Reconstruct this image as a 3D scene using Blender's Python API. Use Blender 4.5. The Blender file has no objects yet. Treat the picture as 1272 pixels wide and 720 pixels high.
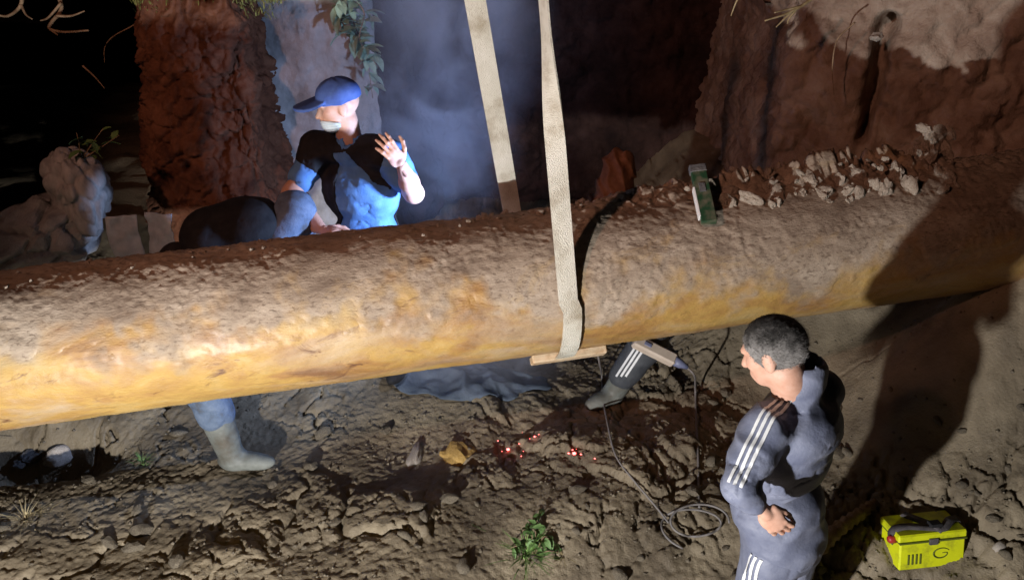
import bpy, math, random
import numpy as np
from mathutils import Vector, Matrix

R = math.radians
random.seed(7)
rng = np.random.default_rng(7)
scene = bpy.context.scene
COL = scene.collection

# ------------------------------------------------------------------ camera
PITCH, F, CX, CY = R(28.0), 1100.0, 636.0, 360.0
CAM = np.array([0.0, 0.0, 3.0])
FW = np.array([0, math.cos(PITCH), -math.sin(PITCH)])
UP = np.array([0, math.sin(PITCH), math.cos(PITCH)])
RT = np.array([1.0, 0, 0])
cd = bpy.data.cameras.new("camera")
cam = bpy.data.objects.new("camera", cd)
COL.objects.link(cam)
cam.location = CAM
cam.rotation_euler = (math.pi / 2 - PITCH, 0, 0)
cd.sensor_width = 36
cd.lens = 36 * F / 1272
cd.clip_end = 500
scene.camera = cam

# ------------------------------------------------------------------ night sky and lamps
w = bpy.data.worlds.new("World")
scene.world = w
w.use_nodes = True
nt = w.node_tree
bg = nt.nodes["Background"]
sky = nt.nodes.new("ShaderNodeTexSky")
sky.sky_type = 'NISHITA'
sky.sun_disc = False
sky.sun_elevation = R(-4)
sky.sun_rotation = R(200)
nt.links.new(sky.outputs[0], bg.inputs[0])
bg.inputs[1].default_value = 0.02


def lamp(name, kind, loc, energy, color, target=None, radius=0.05, spot=None, blend=0.5):
    l = bpy.data.lights.new(name, kind)
    l.energy = energy
    l.color = color
    l.shadow_soft_size = radius
    if spot:
        l.spot_size = R(spot)
        l.spot_blend = blend
    o = bpy.data.objects.new(name, l)
    COL.objects.link(o)
    o.location = loc
    if target is not None:
        o.rotation_euler = (Vector(target) - Vector(loc)).to_track_quat('-Z', 'Y').to_euler()
    return o


# floodlight standing low in the near side of the pit, left of the camera
lamp("work_floodlight", 'SPOT', (-1.10, 0.25, 0.86), 640, (1.0, 0.975, 0.955), (0.0, 3.4, 0.75), 0.045, 150, 0.4)
# weak warm machine lamp high up behind the left shoulder
lamp("machine_lamp", 'SPOT', (-3.2, -1.2, 5.2), 520, (1.0, 0.48, 0.33), (0.75, 7.37, 2.35), 0.12, 58, 0.55)
# cutting arc burning behind the pipe
lamp("cutting_arc", 'SPOT', (-0.02, 3.88, 1.27), 125, (0.44, 0.60, 1.0), (-1.0, 4.45, 1.62), 0.03, 165, 0.5)

scene.view_settings.view_transform = 'Standard'
scene.view_settings.look = 'None'
scene.view_settings.exposure = 0.0
scene.view_settings.gamma = 1.0
scene.cycles.use_denoising = True
scene.cycles.max_bounces = 5
scene.cycles.diffuse_bounces = 3
scene.cycles.volume_bounces = 1
scene.cycles.volume_step_rate = 3.0
scene.cycles.caustics_reflective = False
scene.cycles.caustics_refractive = False


# ------------------------------------------------------------------ pixel helpers (layout only)
def ray(px, py):
    return FW + (px - CX) / F * RT + (CY - py) / F * UP


def at(px, py, Y):
    r = ray(px, py)
    return CAM + r * (Y / r[1])


def dep(px, py, d):
    return CAM + ray(px, py) * d


# ------------------------------------------------------------------ noise
def _h(ix, iy, iz, s):
    n = (ix.astype(np.int64) * 374761393 + iy.astype(np.int64) * 668265263 + iz.astype(np.int64) * 2147483647 + s * 974711)
    n = (n ^ (n >> 13)) * 1274126177
    n = n ^ (n >> 16)
    return (n & 0xFFFFFF).astype(np.float64) / 0xFFFFFF


def vn(p, s=0):
    i = np.floor(p).astype(np.int64)
    f = p - i
    f = f * f * f * (f * (f * 6 - 15) + 10)
    o = 0
    for a in (0, 1):
        wx = f[:, 0] if a else 1 - f[:, 0]
        for b in (0, 1):
            wy = f[:, 1] if b else 1 - f[:, 1]
            for c in (0, 1):
                wz = f[:, 2] if c else 1 - f[:, 2]
                o = o + wx * wy * wz * _h(i[:, 0] + a, i[:, 1] + b, i[:, 2] + c, s)
    return o * 2 - 1


def fbm(p, freq, octv=4, gain=0.5, s=0):
    o, a, q = 0, 1.0, p * freq
    for k in range(octv):
        o = o + a * vn(q, s + k * 17)
        q = q * 2.03 + 11.7
        a *= gain
    return o


def worley(p, s=0, flat=False):
    i = np.floor(p).astype(np.int64)
    f1 = np.full(len(p), 9.0)
    f2 = np.full(len(p), 9.0)
    idv = np.zeros(len(p))
    for a in (-1, 0, 1):
        for b in (-1, 0, 1):
            for c in ((0,) if flat else (-1, 0, 1)):
                cx, cy, cz = i[:, 0] + a, i[:, 1] + b, i[:, 2] + c
                dx = cx + _h(cx, cy, cz, s) - p[:, 0]
                dy = cy + _h(cx, cy, cz, s + 1) - p[:, 1]
                dz = 0 if flat else cz + _h(cx, cy, cz, s + 2) - p[:, 2]
                d = np.sqrt(dx * dx + dy * dy + dz * dz)
                nearer = d < f1
                f2 = np.where(nearer, f1, np.minimum(f2, d))
                idv = np.where(nearer, _h(cx, cy, cz, s + 3), idv)
                f1 = np.where(nearer, d, f1)
    return f1, f2, idv


def sst(a, b, x):
    t = np.clip((x - a) / (b - a), 0, 1)
    return t * t * (3 - 2 * t)


# ------------------------------------------------------------------ mesh helpers
def mesh_obj(name, V, Fc, m, parent=None, smooth=True):
    V = np.asarray(V, dtype=np.float32)
    me = bpy.data.meshes.new(name)
    if isinstance(Fc, np.ndarray):
        n = Fc.shape[1]
        me.vertices.add(len(V))
        me.vertices.foreach_set("co", V.ravel())
        me.loops.add(Fc.size)
        me.loops.foreach_set("vertex_index", Fc.astype(np.int32).ravel())
        me.polygons.add(len(Fc))
        me.polygons.foreach_set("loop_start", np.arange(0, Fc.size, n, dtype=np.int32))
        me.polygons.foreach_set("loop_total", np.full(len(Fc), n, dtype=np.int32))
        me.update(calc_edges=True)
        me.validate()
    else:
        me.from_pydata([tuple(map(float, v)) for v in V], [], [tuple(f) for f in Fc])
    if smooth:
        me.polygons.foreach_set("use_smooth", np.ones(len(me.polygons), dtype=bool))
    me.materials.append(m)
    o = bpy.data.objects.new(name, me)
    COL.objects.link(o)
    if parent is not None:
        o.parent = parent
    return o


def grid_faces(nu, nv):
    idx = np.arange(nu * nv).reshape(nu, nv)
    return np.stack([idx[:-1, :-1], idx[1:, :-1], idx[1:, 1:], idx[:-1, 1:]], -1).reshape(-1, 4)


def tag(o, label=None, cat=None, group=None, kind=None):
    if label: o["label"] = label
    if cat: o["category"] = cat
    if group: o["group"] = group
    if kind: o["kind"] = kind
    return o


def empty(name, loc):
    o = bpy.data.objects.new(name, None)
    COL.objects.link(o)
    o.location = [float(c) for c in loc]
    o.empty_display_size = 0.1
    return o


def tube_geo(pts, rad, n=8):
    pts = np.asarray(pts, float)
    rad = np.broadcast_to(np.asarray(rad, float), (len(pts),))
    V, Fc = [], []
    t = np.gradient(pts, axis=0)
    t /= np.linalg.norm(t, axis=1)[:, None] + 1e-9
    u = np.cross(t[0], [0.3, 0.2, 0.93])
    u /= np.linalg.norm(u) + 1e-9
    for i, p in enumerate(pts):
        u = u - t[i] * np.dot(u, t[i])
        u /= np.linalg.norm(u) + 1e-9
        v = np.cross(t[i], u)
        for k in range(n):
            a = 2 * math.pi * k / n
            V.append(p + rad[i] * (math.cos(a) * u + math.sin(a) * v))
    for i in range(len(pts) - 1):
        for k in range(n):
            k2 = (k + 1) % n
            Fc.append((i * n + k, i * n + k2, (i + 1) * n + k2, (i + 1) * n + k))
    Fc.append(tuple(range(n - 1, -1, -1)))
    Fc.append(tuple(range((len(pts) - 1) * n, len(pts) * n)))
    return V, Fc


def spline(pts, n=40):
    P = np.asarray(pts, float)
    P = np.vstack([2 * P[0] - P[1], P, 2 * P[-1] - P[-2]])
    out = []
    segs = len(P) - 3
    for s in range(segs):
        p0, p1, p2, p3 = P[s:s + 4]
        m = max(2, n // segs)
        for k in range(m):
            t = k / m
            out.append(0.5 * ((2 * p1) + (-p0 + p2) * t + (2 * p0 - 5 * p1 + 4 * p2 - p3) * t * t + (-p0 + 3 * p1 - 3 * p2 + p3) * t ** 3))
    out.append(P[-2])
    return np.array(out)


def box_geo(c, half, rot=None, bev=0.12):
    """box with chamfered edges; c centre, half sizes, rot 3x3"""
    hx, hy, hz = half
    b = bev * min(half)
    V = []
    for sx in (-1, 1):
        for sy in (-1, 1):
            for sz in (-1, 1):
                V += [(sx * (hx - b), sy * (hy - b), sz * hz), (sx * (hx - b), sy * hy, sz * (hz - b)), (sx * hx, sy * (hy - b), sz * (hz - b))]
    V = np.array(V, float)
    import bmesh
    bm = bmesh.new()
    for v in V: bm.verts.new(v)
    bmesh.ops.convex_hull(bm, input=bm.verts)
    bmesh.ops.dissolve_limit(bm, angle_limit=0.01, verts=bm.verts, edges=bm.edges)
    bm.verts.index_update()
    V = np.array([v.co[:] for v in bm.verts])
    Fc = [tuple(v.index for v in f.verts) for f in bm.faces]
    bm.free()
    if rot is not None: V = V @ np.asarray(rot).T
    return V + np.asarray(c), Fc


def merge(*geos):
    V, Fc, n = [], [], 0
    for v, f in geos:
        V.append(np.asarray(v, float).reshape(-1, 3))
        Fc += [tuple(int(i) + n for i in q) for q in f]
        n += len(v)
    return np.vstack(V), Fc


# ------------------------------------------------------------------ signed distance bodies
def cone(a, b, ra, rb):
    a, b = np.asarray(a, float), np.asarray(b, float)
    ba = b - a
    L = np.dot(ba, ba) + 1e-9

    def f(p):
        t = np.clip(((p - a) @ ba) / L, 0, 1)
        return np.linalg.norm(p - a - t[:, None] * ba, axis=1) - (ra + (rb - ra) * t)
    f.lo = np.minimum(a - ra, b - rb)
    f.hi = np.maximum(a + ra, b + rb)
    return f


def ell(c, r, rot=None):
    c, r = np.asarray(c, float), np.asarray(r, float)
    M = np.eye(3) if rot is None else np.asarray(rot, float)

    def f(p):
        q = (p - c) @ M
        k0 = np.linalg.norm(q / r, axis=1)
        k1 = np.linalg.norm(q / (r * r), axis=1) + 1e-9
        return k0 * (k0 - 1) / k1
    e = np.abs(M) @ r
    f.lo, f.hi = c - e, c + e
    return f


def smin(a, b, k):
    h = np.clip(0.5 + 0.5 * (b - a) / k, 0, 1)
    return b + (a - b) * h - k * h * (1 - h)


def union(parts, k=0.02):
    def f(p):
        d = parts[0](p)
        for q in parts[1:]:
            d = smin(d, q(p), k)
        return d
    f.lo = np.min([q.lo for q in parts], axis=0)
    f.hi = np.max([q.hi for q in parts], axis=0)
    return f


def wrap(g, src, grow=0.0):
    g.lo, g.hi = src.lo - grow, src.hi + grow
    return g


def nets(f, h, lo=None, hi=None):
    lo = (f.lo if lo is None else np.asarray(lo, float)) - 2.5 * h
    hi = (f.hi if hi is None else np.asarray(hi, float)) + 2.5 * h
    n = np.maximum(3, np.ceil((hi - lo) / h).astype(int))
    ax = [lo[i] + h * np.arange(n[i]) for i in range(3)]
    v = np.empty(n)
    Yg, Zg = np.meshgrid(ax[1], ax[2], indexing='ij')
    step = max(1, int(400000 // (n[1] * n[2])))
    for i in range(0, n[0], step):
        xs = ax[0][i:i + step]
        P = np.empty((len(xs), n[1], n[2], 3))
        P[..., 0] = xs[:, None, None]
        P[..., 1] = Yg
        P[..., 2] = Zg
        v[i:i + step] = f(P.reshape(-1, 3)).reshape(len(xs), n[1], n[2])
    ins = v < 0
    c = [n[0] - 1, n[1] - 1, n[2] - 1]
    acc = np.zeros((c[0], c[1], c[2], 3))
    cnt = np.zeros(c)
    off = [(a, b, d) for a in (0, 1) for b in (0, 1) for d in (0, 1)]
    sl = lambda arr, o: arr[o[0]:o[0] + c[0], o[1]:o[1] + c[1], o[2]:o[2] + c[2]]
    for o in off:
        for d in range(3):
            if o[d]: continue
            o2 = list(o); o2[d] = 1
            va, vb = sl(v, o), sl(v, o2)
            cr = (va < 0) != (vb < 0)
            t = np.where(cr, va / (va - vb + 1e-30), 0)
            for e in range(3):
                acc[..., e] += np.where(cr, (o[e] + (t if e == d else 0)), 0)
            cnt += cr
    act = cnt > 0
    idx = -np.ones(c, dtype=np.int64)
    idx[act] = np.arange(act.sum())
    ii = np.argwhere(act)
    V = lo + h * (ii + acc[act] / cnt[act][:, None])
    Fs = []
    for d in range(3):
        sa = [slice(1, -1)] * 3
        sa[d] = slice(0, -1)
        sb = [slice(1, -1)] * 3
        sb[d] = slice(1, None)
        A, B = ins[tuple(sa)], ins[tuple(sb)]
        cr = np.argwhere(A != B)
        if not len(cr): continue
        base = cr + 1
        base[:, d] -= 1
        flip = A[tuple(cr.T)]
        e1, e2 = (d + 1) % 3, (d + 2) % 3
        q = []
        for s1, s2 in ((1, 1), (0, 1), (0, 0), (1, 0)):
            k = base.copy()
            k[:, e1] -= s1
            k[:, e2] -= s2
            q.append(idx[k[:, 0], k[:, 1], k[:, 2]])
        q = np.stack(q, 1)
        q = np.where(flip[:, None], q, q[:, ::-1])
        Fs.append(q)
    Fc = np.vstack(Fs)
    Fc = Fc[(Fc >= 0).all(1)]
    return V, Fc


def cat_geo(geos):
    V, Fc, n = [], [], 0
    for v, f in geos:
        V.append(v); Fc.append(f + n); n += len(v)
    return np.vstack(V), np.vstack(Fc)


def frame(fwd, up=(0, 0, 1)):
    f = np.asarray(fwd, float); f /= np.linalg.norm(f)
    u = np.asarray(up, float); u = u - f * np.dot(u, f); u /= np.linalg.norm(u)
    l = np.cross(u, f)
    return np.stack([f, l, u], 1)          # columns: forward, left, up


def head_parts(c, M, s=1.0):
    g = lambda x, y, z: c + M @ (np.array([x, y, z]) * s)
    E = lambda x, y, z, a, b, d: ell(g(x, y, z), np.array([a, b, d]) * s, M)
    return [E(-0.012, 0, 0.030, 0.098, 0.078, 0.088), E(0.030, 0, -0.030, 0.062, 0.062, 0.078), E(0.055, 0, -0.078, 0.034, 0.036, 0.030),
            cone(g(0.085, 0, 0.012), g(0.108, 0, -0.030), 0.009 * s, 0.014 * s),
            cone(g(0.083, 0.030, 0.028), g(0.083, -0.030, 0.028), 0.011 * s, 0.011 * s),
            E(0.082, 0, -0.056, 0.012, 0.022, 0.007), E(0.080, 0, -0.067, 0.012, 0.020, 0.007),
            E(0.060, 0.040, -0.012, 0.022, 0.020, 0.020), E(0.060, -0.040, -0.012, 0.022, 0.020, 0.020),
            E(-0.01, 0.077, -0.006, 0.018, 0.009, 0.031), E(-0.01, -0.077, -0.006, 0.018, 0.009, 0.031)]


def hand_parts(wr, fwd, pal, side, curl=(0.5, 0.6, 0.7, 0.8), spread=0.06, tcurl=0.4, s=1.0, ta=0.95):
    """wr wrist point, fwd along the palm, pal out of the palm, side towards the thumb"""
    f = np.asarray(fwd, float); f /= np.linalg.norm(f)
    p = np.asarray(pal, float); p = p - f * (p @ f); p /= np.linalg.norm(p)
    t = np.cross(f, p)
    if t @ np.asarray(side, float) < 0: t = -t
    M = np.stack([f, t, p], 1)
    wr = np.asarray(wr, float)
    g = lambda x, y, z: wr + M @ (np.array([x, y, z]) * s)
    parts = [ell(g(0.048, 0, 0), np.array([0.052, 0.042, 0.016]) * s, M), cone(g(-0.05, 0, 0), g(0.02, 0, 0), 0.026 * s, 0.024 * s)]
    L = [(0.030, 0.043, 0.026, 0.021), (0.011, 0.047, 0.030, 0.023), (-0.010, 0.044, 0.028, 0.022), (-0.030, 0.034, 0.021, 0.019)]
    for k, (y, a, b, c) in enumerate(L):
        q = np.array([0.086 if k in (1, 2) else 0.080, y, 0.0])
        ang, yaw = curl[k] * 0.6, (1.5 - k) * spread
        r = [0.0096, 0.0088, 0.0078, 0.0066]
        for j, ln in enumerate((a, b, c)):
            d = np.array([math.cos(ang) * math.cos(yaw), math.sin(yaw), math.sin(ang)])
            q2 = q + d * ln
            parts.append(cone(g(*q), g(*q2), r[j] * s, r[j + 1] * s))
            q = q2
            ang += curl[k]
    q = np.array([0.022, 0.030, 0.006])
    for j, (ln, r0, r1) in enumerate(((0.042, 0.015, 0.0115), (0.034, 0.011, 0.0095), (0.026, 0.0095, 0.0075))):
        a = ta - j * 0.35
        d = np.array([math.cos(a), math.sin(a), 0.25 + tcurl * j * 0.6]); d /= np.linalg.norm(d)
        q2 = q + d * ln
        parts.append(cone(g(*q), g(*q2), r0 * s, r1 * s))
        q = q2
    return parts


def wrinkle(f, amp, freq, s, stretch=(1, 1, 1)):
    st = np.asarray(stretch, float)

    def g(p):
        d = f(p)
        near = np.abs(d) < 0.06
        if near.any():
            q = p[near] * st
            n1 = fbm(q, freq, 2, 0.5, s)
            n2 = fbm(q + 5.3, freq * 1.9, 2, 0.5, s + 40)
            d[near] -= amp * (0.5 - np.abs(n1) * 1.1) - 0.55 * amp * np.exp(-(n2 / 0.10) ** 2) * sst(-0.2, 0.4, n1)
        return d
    return wrap(g, f, amp)


def ribbon(f, pts, outs, width, lift=0.003):
    """narrow strip lying on the surface f: pts along it, outs outward directions"""
    pts, outs = np.asarray(pts, float), np.asarray(outs, float)
    t = np.gradient(pts, axis=0)
    V = []
    for p, o, tt in zip(pts, outs, t):
        o = o / np.linalg.norm(o)
        sd = np.cross(tt, o); sd /= np.linalg.norm(sd) + 1e-9
        for sgn in (-0.5, 0, 0.5):
            b = p + sd * width * sgn
            x = np.linspace(0.30, 0.0, 90)
            d = f(b + o * x[:, None])
            hit = np.argmax(d < 0) if (d < 0).any() else len(x) - 1
            V.append(b + o * (x[max(hit - 1, 0)] + lift))
    return np.array(V), grid_faces(len(pts), 3)


# ------------------------------------------------------------------ materials
def mat(name, c1, c2=None, c3=None, scale=6, rough=0.8, rough2=None, bump=0.0, bscale=60, spec=0.5, detail=8, distort=0.0, metal=0.0, coords='Object', bump2=0.0, bscale2=200):
    m = bpy.data.materials.new(name)
    m.use_nodes = True
    n, l = m.node_tree.nodes, m.node_tree.links
    b = n["Principled BSDF"]
    b.inputs["Roughness"].default_value = rough
    b.inputs["Specular IOR Level"].default_value = spec
    b.inputs["Metallic"].default_value = metal
    tc = n.new("ShaderNodeTexCoord")
    if c2 is None:
        b.inputs["Base Color"].default_value = (*c1, 1)
    else:
        t = n.new("ShaderNodeTexNoise")
        t.inputs["Scale"].default_value = scale
        t.inputs["Detail"].default_value = detail
        t.inputs["Roughness"].default_value = 0.62
        t.inputs["Distortion"].default_value = distort
        l.new(tc.outputs[coords], t.inputs["Vector"])
        r = n.new("ShaderNodeValToRGB")
        r.color_ramp.elements[0].position = 0.33
        r.color_ramp.elements[0].color = (*c1, 1)
        r.color_ramp.elements[1].position = 0.68
        r.color_ramp.elements[1].color = (*(c3 or c2), 1)
        if c3:
            e = r.color_ramp.elements.new(0.5)
            e.color = (*c2, 1)
        l.new(t.outputs["Fac"], r.inputs["Fac"])
        l.new(r.outputs["Color"], b.inputs["Base Color"])
        if rough2 is not None:
            mr = n.new("ShaderNodeMapRange")
            mr.inputs["From Min"].default_value = 0.35
            mr.inputs["From Max"].default_value = 0.65
            mr.inputs["To Min"].default_value = rough
            mr.inputs["To Max"].default_value = rough2
            t3 = n.new("ShaderNodeTexNoise")
            t3.inputs["Scale"].default_value = scale * 1.7
            t3.inputs["Detail"].default_value = 5
            l.new(tc.outputs[coords], t3.inputs["Vector"])
            l.new(t3.outputs["Fac"], mr.inputs["Value"])
            l.new(mr.outputs[0], b.inputs["Roughness"])
    if bump:
        t2 = n.new("ShaderNodeTexNoise")
        t2.inputs["Scale"].default_value = bscale
        t2.inputs["Detail"].default_value = 6
        t2.inputs["Roughness"].default_value = 0.65
        l.new(tc.outputs[coords], t2.inputs["Vector"])
        bp = n.new("ShaderNodeBump")
        bp.inputs["Strength"].default_value = bump
        bp.inputs["Distance"].default_value = 0.02
        l.new(t2.outputs["Fac"], bp.inputs["Height"])
        last = bp
        if bump2:
            t4 = n.new("ShaderNodeTexVoronoi")
            t4.inputs["Scale"].default_value = bscale2
            l.new(tc.outputs[coords], t4.inputs["Vector"])
            bp2 = n.new("ShaderNodeBump")
            bp2.inputs["Strength"].default_value = bump2
            bp2.inputs["Distance"].default_value = 0.01
            l.new(t4.outputs["Distance"], bp2.inputs["Height"])
            l.new(bp.outputs[0], bp2.inputs["Normal"])
            last = bp2
        l.new(last.outputs[0], b.inputs["Normal"])
    return m


M = {}
M['mud'] = mat("mud", (0.110, 0.086, 0.058), (0.208, 0.168, 0.114), (0.318, 0.262, 0.180), 2.6, 0.80, 0.42, 0.45, 70, 0.3, 10, 0.4)
M['clod'] = mat("clod_earth", (0.11, 0.09, 0.066), (0.18, 0.15, 0.11), (0.26, 0.222, 0.16), 9, 0.82, None, 0.6, 60, 0.3)
M['red'] = mat("red_earth", (0.075, 0.030, 0.018), (0.155, 0.065, 0.036), (0.23, 0.105, 0.060), 6, 0.9, None, 0.7, 45, 0.2, 10, 0.6)
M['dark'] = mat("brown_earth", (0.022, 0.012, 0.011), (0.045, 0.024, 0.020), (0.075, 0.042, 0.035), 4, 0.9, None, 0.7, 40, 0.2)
M['grey'] = mat("grey_clay", (0.26, 0.265, 0.265), (0.41, 0.415, 0.415), (0.53, 0.53, 0.525), 4, 0.8, None, 0.5, 40, 0.25)
M['bank'] = mat("tan_bank_earth", (0.19, 0.125, 0.092), (0.32, 0.24, 0.185), (0.46, 0.385, 0.315), 4, 0.9, None, 0.7, 40, 0.2, 10, 0.5)
M['crust'] = mat("dry_soil_crust", (0.27, 0.20, 0.14), (0.38, 0.30, 0.22), (0.48, 0.40, 0.30), 7, 0.85, 0.7, 0.6, 90, 0.25, 10, 0.5)
M['crustclod'] = mat("pale_dry_clod", (0.28, 0.225, 0.17), (0.42, 0.355, 0.285), (0.55, 0.49, 0.41), 9, 0.88, None, 0.6, 80, 0.2)
M['strap'] = mat("sling_webbing", (0.42, 0.37, 0.28), (0.66, 0.64, 0.55), (0.76, 0.74, 0.66), 7, 0.85, None, 0.4, 320, 0.15, 12, 0.0, 0.0, 'Object', 0.5, 260)
M['wood'] = mat("pale_wood", (0.42, 0.27, 0.15), (0.60, 0.46, 0.30), (0.68, 0.56, 0.40), 18, 0.7, None, 0.3, 120, 0.3)
M['skin'] = mat("skin", (0.50, 0.27, 0.19), (0.58, 0.33, 0.24), (0.62, 0.38, 0.29), 25, 0.5, None, 0.1, 300, 0.4)
M['tan_skin'] = mat("tanned_skin", (0.36, 0.18, 0.11), (0.44, 0.24, 0.16), (0.50, 0.29, 0.20), 25, 0.5, None, 0.1, 300, 0.4)
M['navy'] = mat("navy_track_cloth", (0.125, 0.140, 0.210), (0.165, 0.182, 0.258), (0.215, 0.232, 0.310), 10, 0.55, None, 0.2, 90, 0.4)
M['greycloth'] = mat("dark_grey_cloth", (0.045, 0.05, 0.06), (0.065, 0.07, 0.08), (0.09, 0.095, 0.105), 10, 0.6, None, 0.2, 90, 0.4)
M['white'] = mat("white_stripe", (0.70, 0.70, 0.72), (0.82, 0.82, 0.82), None, 40, 0.6)
M['hair'] = mat("grey_black_hair", (0.018, 0.016, 0.015), (0.03, 0.028, 0.026), (0.05, 0.046, 0.043), 90, 0.65, None, 0.5, 420, 0.3)
_n, _l = M['hair'].node_tree.nodes, M['hair'].node_tree.links
_b = _n["Principled BSDF"]
_a = _n.new("ShaderNodeAttribute"); _a.attribute_name = "grey"
_m = _n.new("ShaderNodeMix"); _m.data_type = 'RGBA'
_l.new(_a.outputs["Fac"], _m.inputs[0]); _l.new(_b.inputs["Base Color"].links[0].from_socket, _m.inputs[6])
_m.inputs[7].default_value = (0.27, 0.255, 0.245, 1)
_l.new(_m.outputs[2], _b.inputs["Base Color"])
M['blueshirt'] = mat("blue_cotton", (0.085, 0.20, 0.47), (0.11, 0.26, 0.56), (0.16, 0.33, 0.62), 9, 0.8, None, 0.25, 120, 0.2)
M['cap'] = mat("blue_cap_cloth", (0.045, 0.080, 0.25), (0.060, 0.110, 0.32), (0.085, 0.145, 0.38), 14, 0.75, None, 0.25, 200, 0.2)
M['black'] = mat("black_cloth_and_shade", (0.010, 0.010, 0.012), (0.018, 0.018, 0.02), (0.03, 0.028, 0.03), 10, 0.8, None, 0.2, 90, 0.2)
M['browncloth'] = mat("brown_jacket_cloth", (0.13, 0.055, 0.028), (0.21, 0.095, 0.05), (0.30, 0.15, 0.085), 10, 0.85, None, 0.4, 60, 0.2)
M['chinlit'] = mat("pale_blue_chin_light", (0.50, 0.60, 0.66), (0.60, 0.70, 0.75), None, 20, 0.8)  # blue light on the jaw, put into the colour
M['rubber'] = mat("grey_green_rubber", (0.10, 0.088, 0.068), (0.155, 0.165, 0.15), (0.225, 0.24, 0.22), 7, 0.5, 0.7, 0.15, 60, 0.5)
M['palecloth'] = mat("muddy_blue_grey_cloth", (0.085, 0.09, 0.10), (0.12, 0.165, 0.25), (0.18, 0.23, 0.32), 12, 0.8, None, 0.3, 90, 0.2)
M['yellow'] = mat("yellow_plastic", (0.40, 0.42, 0.02), (0.68, 0.74, 0.010), (0.74, 0.80, 0.012), 11, 0.45, None, 0.05, 80, 0.5)
M['ydark'] = mat("dark_print", (0.10, 0.12, 0.01))
M['webdark'] = mat("grey_carry_strap", (0.05, 0.045, 0.05), (0.09, 0.08, 0.085), (0.14, 0.13, 0.13), 20, 0.8, None, 0.3, 200)
M['redplastic'] = mat("red_plastic", (0.40, 0.03, 0.03), None, None, 6, 0.45)
M['cable'] = mat("grey_cable", (0.14, 0.13, 0.13), (0.22, 0.20, 0.19), None, 12, 0.6)
M['beige'] = mat("beige_plastic", (0.52, 0.42, 0.34), (0.62, 0.52, 0.43), None, 12, 0.55)
M['blueplastic'] = mat("blue_grey_plastic", (0.12, 0.14, 0.25), (0.2, 0.21, 0.32), None, 22, 0.5)
M['leaf'] = mat("leaf_green", (0.06, 0.13, 0.03), (0.11, 0.21, 0.06), (0.20, 0.30, 0.12), 30, 0.6)
M['paleleaf'] = mat("grey_green_leaf", (0.20, 0.33, 0.22), (0.30, 0.44, 0.31), (0.42, 0.55, 0.42), 25, 0.6)
M['dryleaf'] = mat("dry_straw", (0.24, 0.17, 0.08), (0.36, 0.29, 0.15), (0.50, 0.42, 0.26), 20, 0.8)
M['root'] = mat("brown_root", (0.14, 0.085, 0.045), (0.25, 0.17, 0.10), (0.38, 0.28, 0.18), 20, 0.85)
M['stone'] = mat("pale_stone", (0.30, 0.26, 0.22), (0.42, 0.37, 0.32), (0.52, 0.47, 0.42), 12, 0.8, None, 0.4, 60)
M['ochre'] = mat("ochre_clay", (0.30, 0.18, 0.05), (0.44, 0.28, 0.08), (0.50, 0.34, 0.13), 12, 0.85, None, 0.4, 60)
M['darkstone'] = mat("dark_wet_stone", (0.05, 0.05, 0.055), (0.09, 0.09, 0.095), (0.15, 0.145, 0.14), 9, 0.6, None, 0.5, 50)
M['plastic'] = mat("grey_plastic_sheet", (0.26, 0.31, 0.37), (0.36, 0.43, 0.51), (0.48, 0.56, 0.64), 8, 0.4, None, 0.2, 30)


def glow(name, col, strength):
    m = bpy.data.materials.new(name)
    m.use_nodes = True
    b = m.node_tree.nodes["Principled BSDF"]
    b.inputs["Base Color"].default_value = (0.1, 0.02, 0.01, 1)
    b.inputs["Emission Color"].default_value = (*col, 1)
    b.inputs["Emission Strength"].default_value = strength
    return m


M['ember'] = glow("ember_glow", (1.0, 0.12, 0.11), 8.0)

g = bpy.data.materials.new("green_plastic")
g.use_nodes = True
gb = g.node_tree.nodes["Principled BSDF"]
gb.inputs["Base Color"].default_value = (0.03, 0.085, 0.04, 1)
gb.inputs["Roughness"].default_value = 0.4
gb.inputs["Transmission Weight"].default_value = 0.1
gt = g.node_tree.nodes.new("ShaderNodeTexNoise")
gt.inputs["Scale"].default_value = 22; gt.inputs["Detail"].default_value = 8
gr = g.node_tree.nodes.new("ShaderNodeValToRGB")
gr.color_ramp.elements[0].position, gr.color_ramp.elements[0].color = 0.42, (0.02, 0.060, 0.028, 1)
gr.color_ramp.elements[1].position, gr.color_ramp.elements[1].color = 0.66, (0.16, 0.14, 0.10, 1)
gtc = g.node_tree.nodes.new("ShaderNodeTexCoord")
g.node_tree.links.new(gtc.outputs["Object"], gt.inputs["Vector"])
g.node_tree.links.new(gt.outputs["Fac"], gr.inputs["Fac"])
g.node_tree.links.new(gr.outputs["Color"], gb.inputs["Base Color"])
M['green'] = g

# rusty pipe steel
m = bpy.data.materials.new("rusty_pipe_steel")
m.use_nodes = True
n, l = m.node_tree.nodes, m.node_tree.links
b = n["Principled BSDF"]
tc = n.new("ShaderNodeTexCoord")
mp = n.new("ShaderNodeMapping")
mp.inputs["Scale"].default_value = (0.45, 1, 1)
l.new(tc.outputs["Object"], mp.inputs["Vector"])


def nz(scale, det, dist=0.0):
    t = n.new("ShaderNodeTexNoise")
    t.inputs["Scale"].default_value = scale
    t.inputs["Detail"].default_value = det
    t.inputs["Roughness"].default_value = 0.65
    t.inputs["Distortion"].default_value = dist
    l.new(mp.outputs[0], t.inputs["Vector"])
    return t


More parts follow.
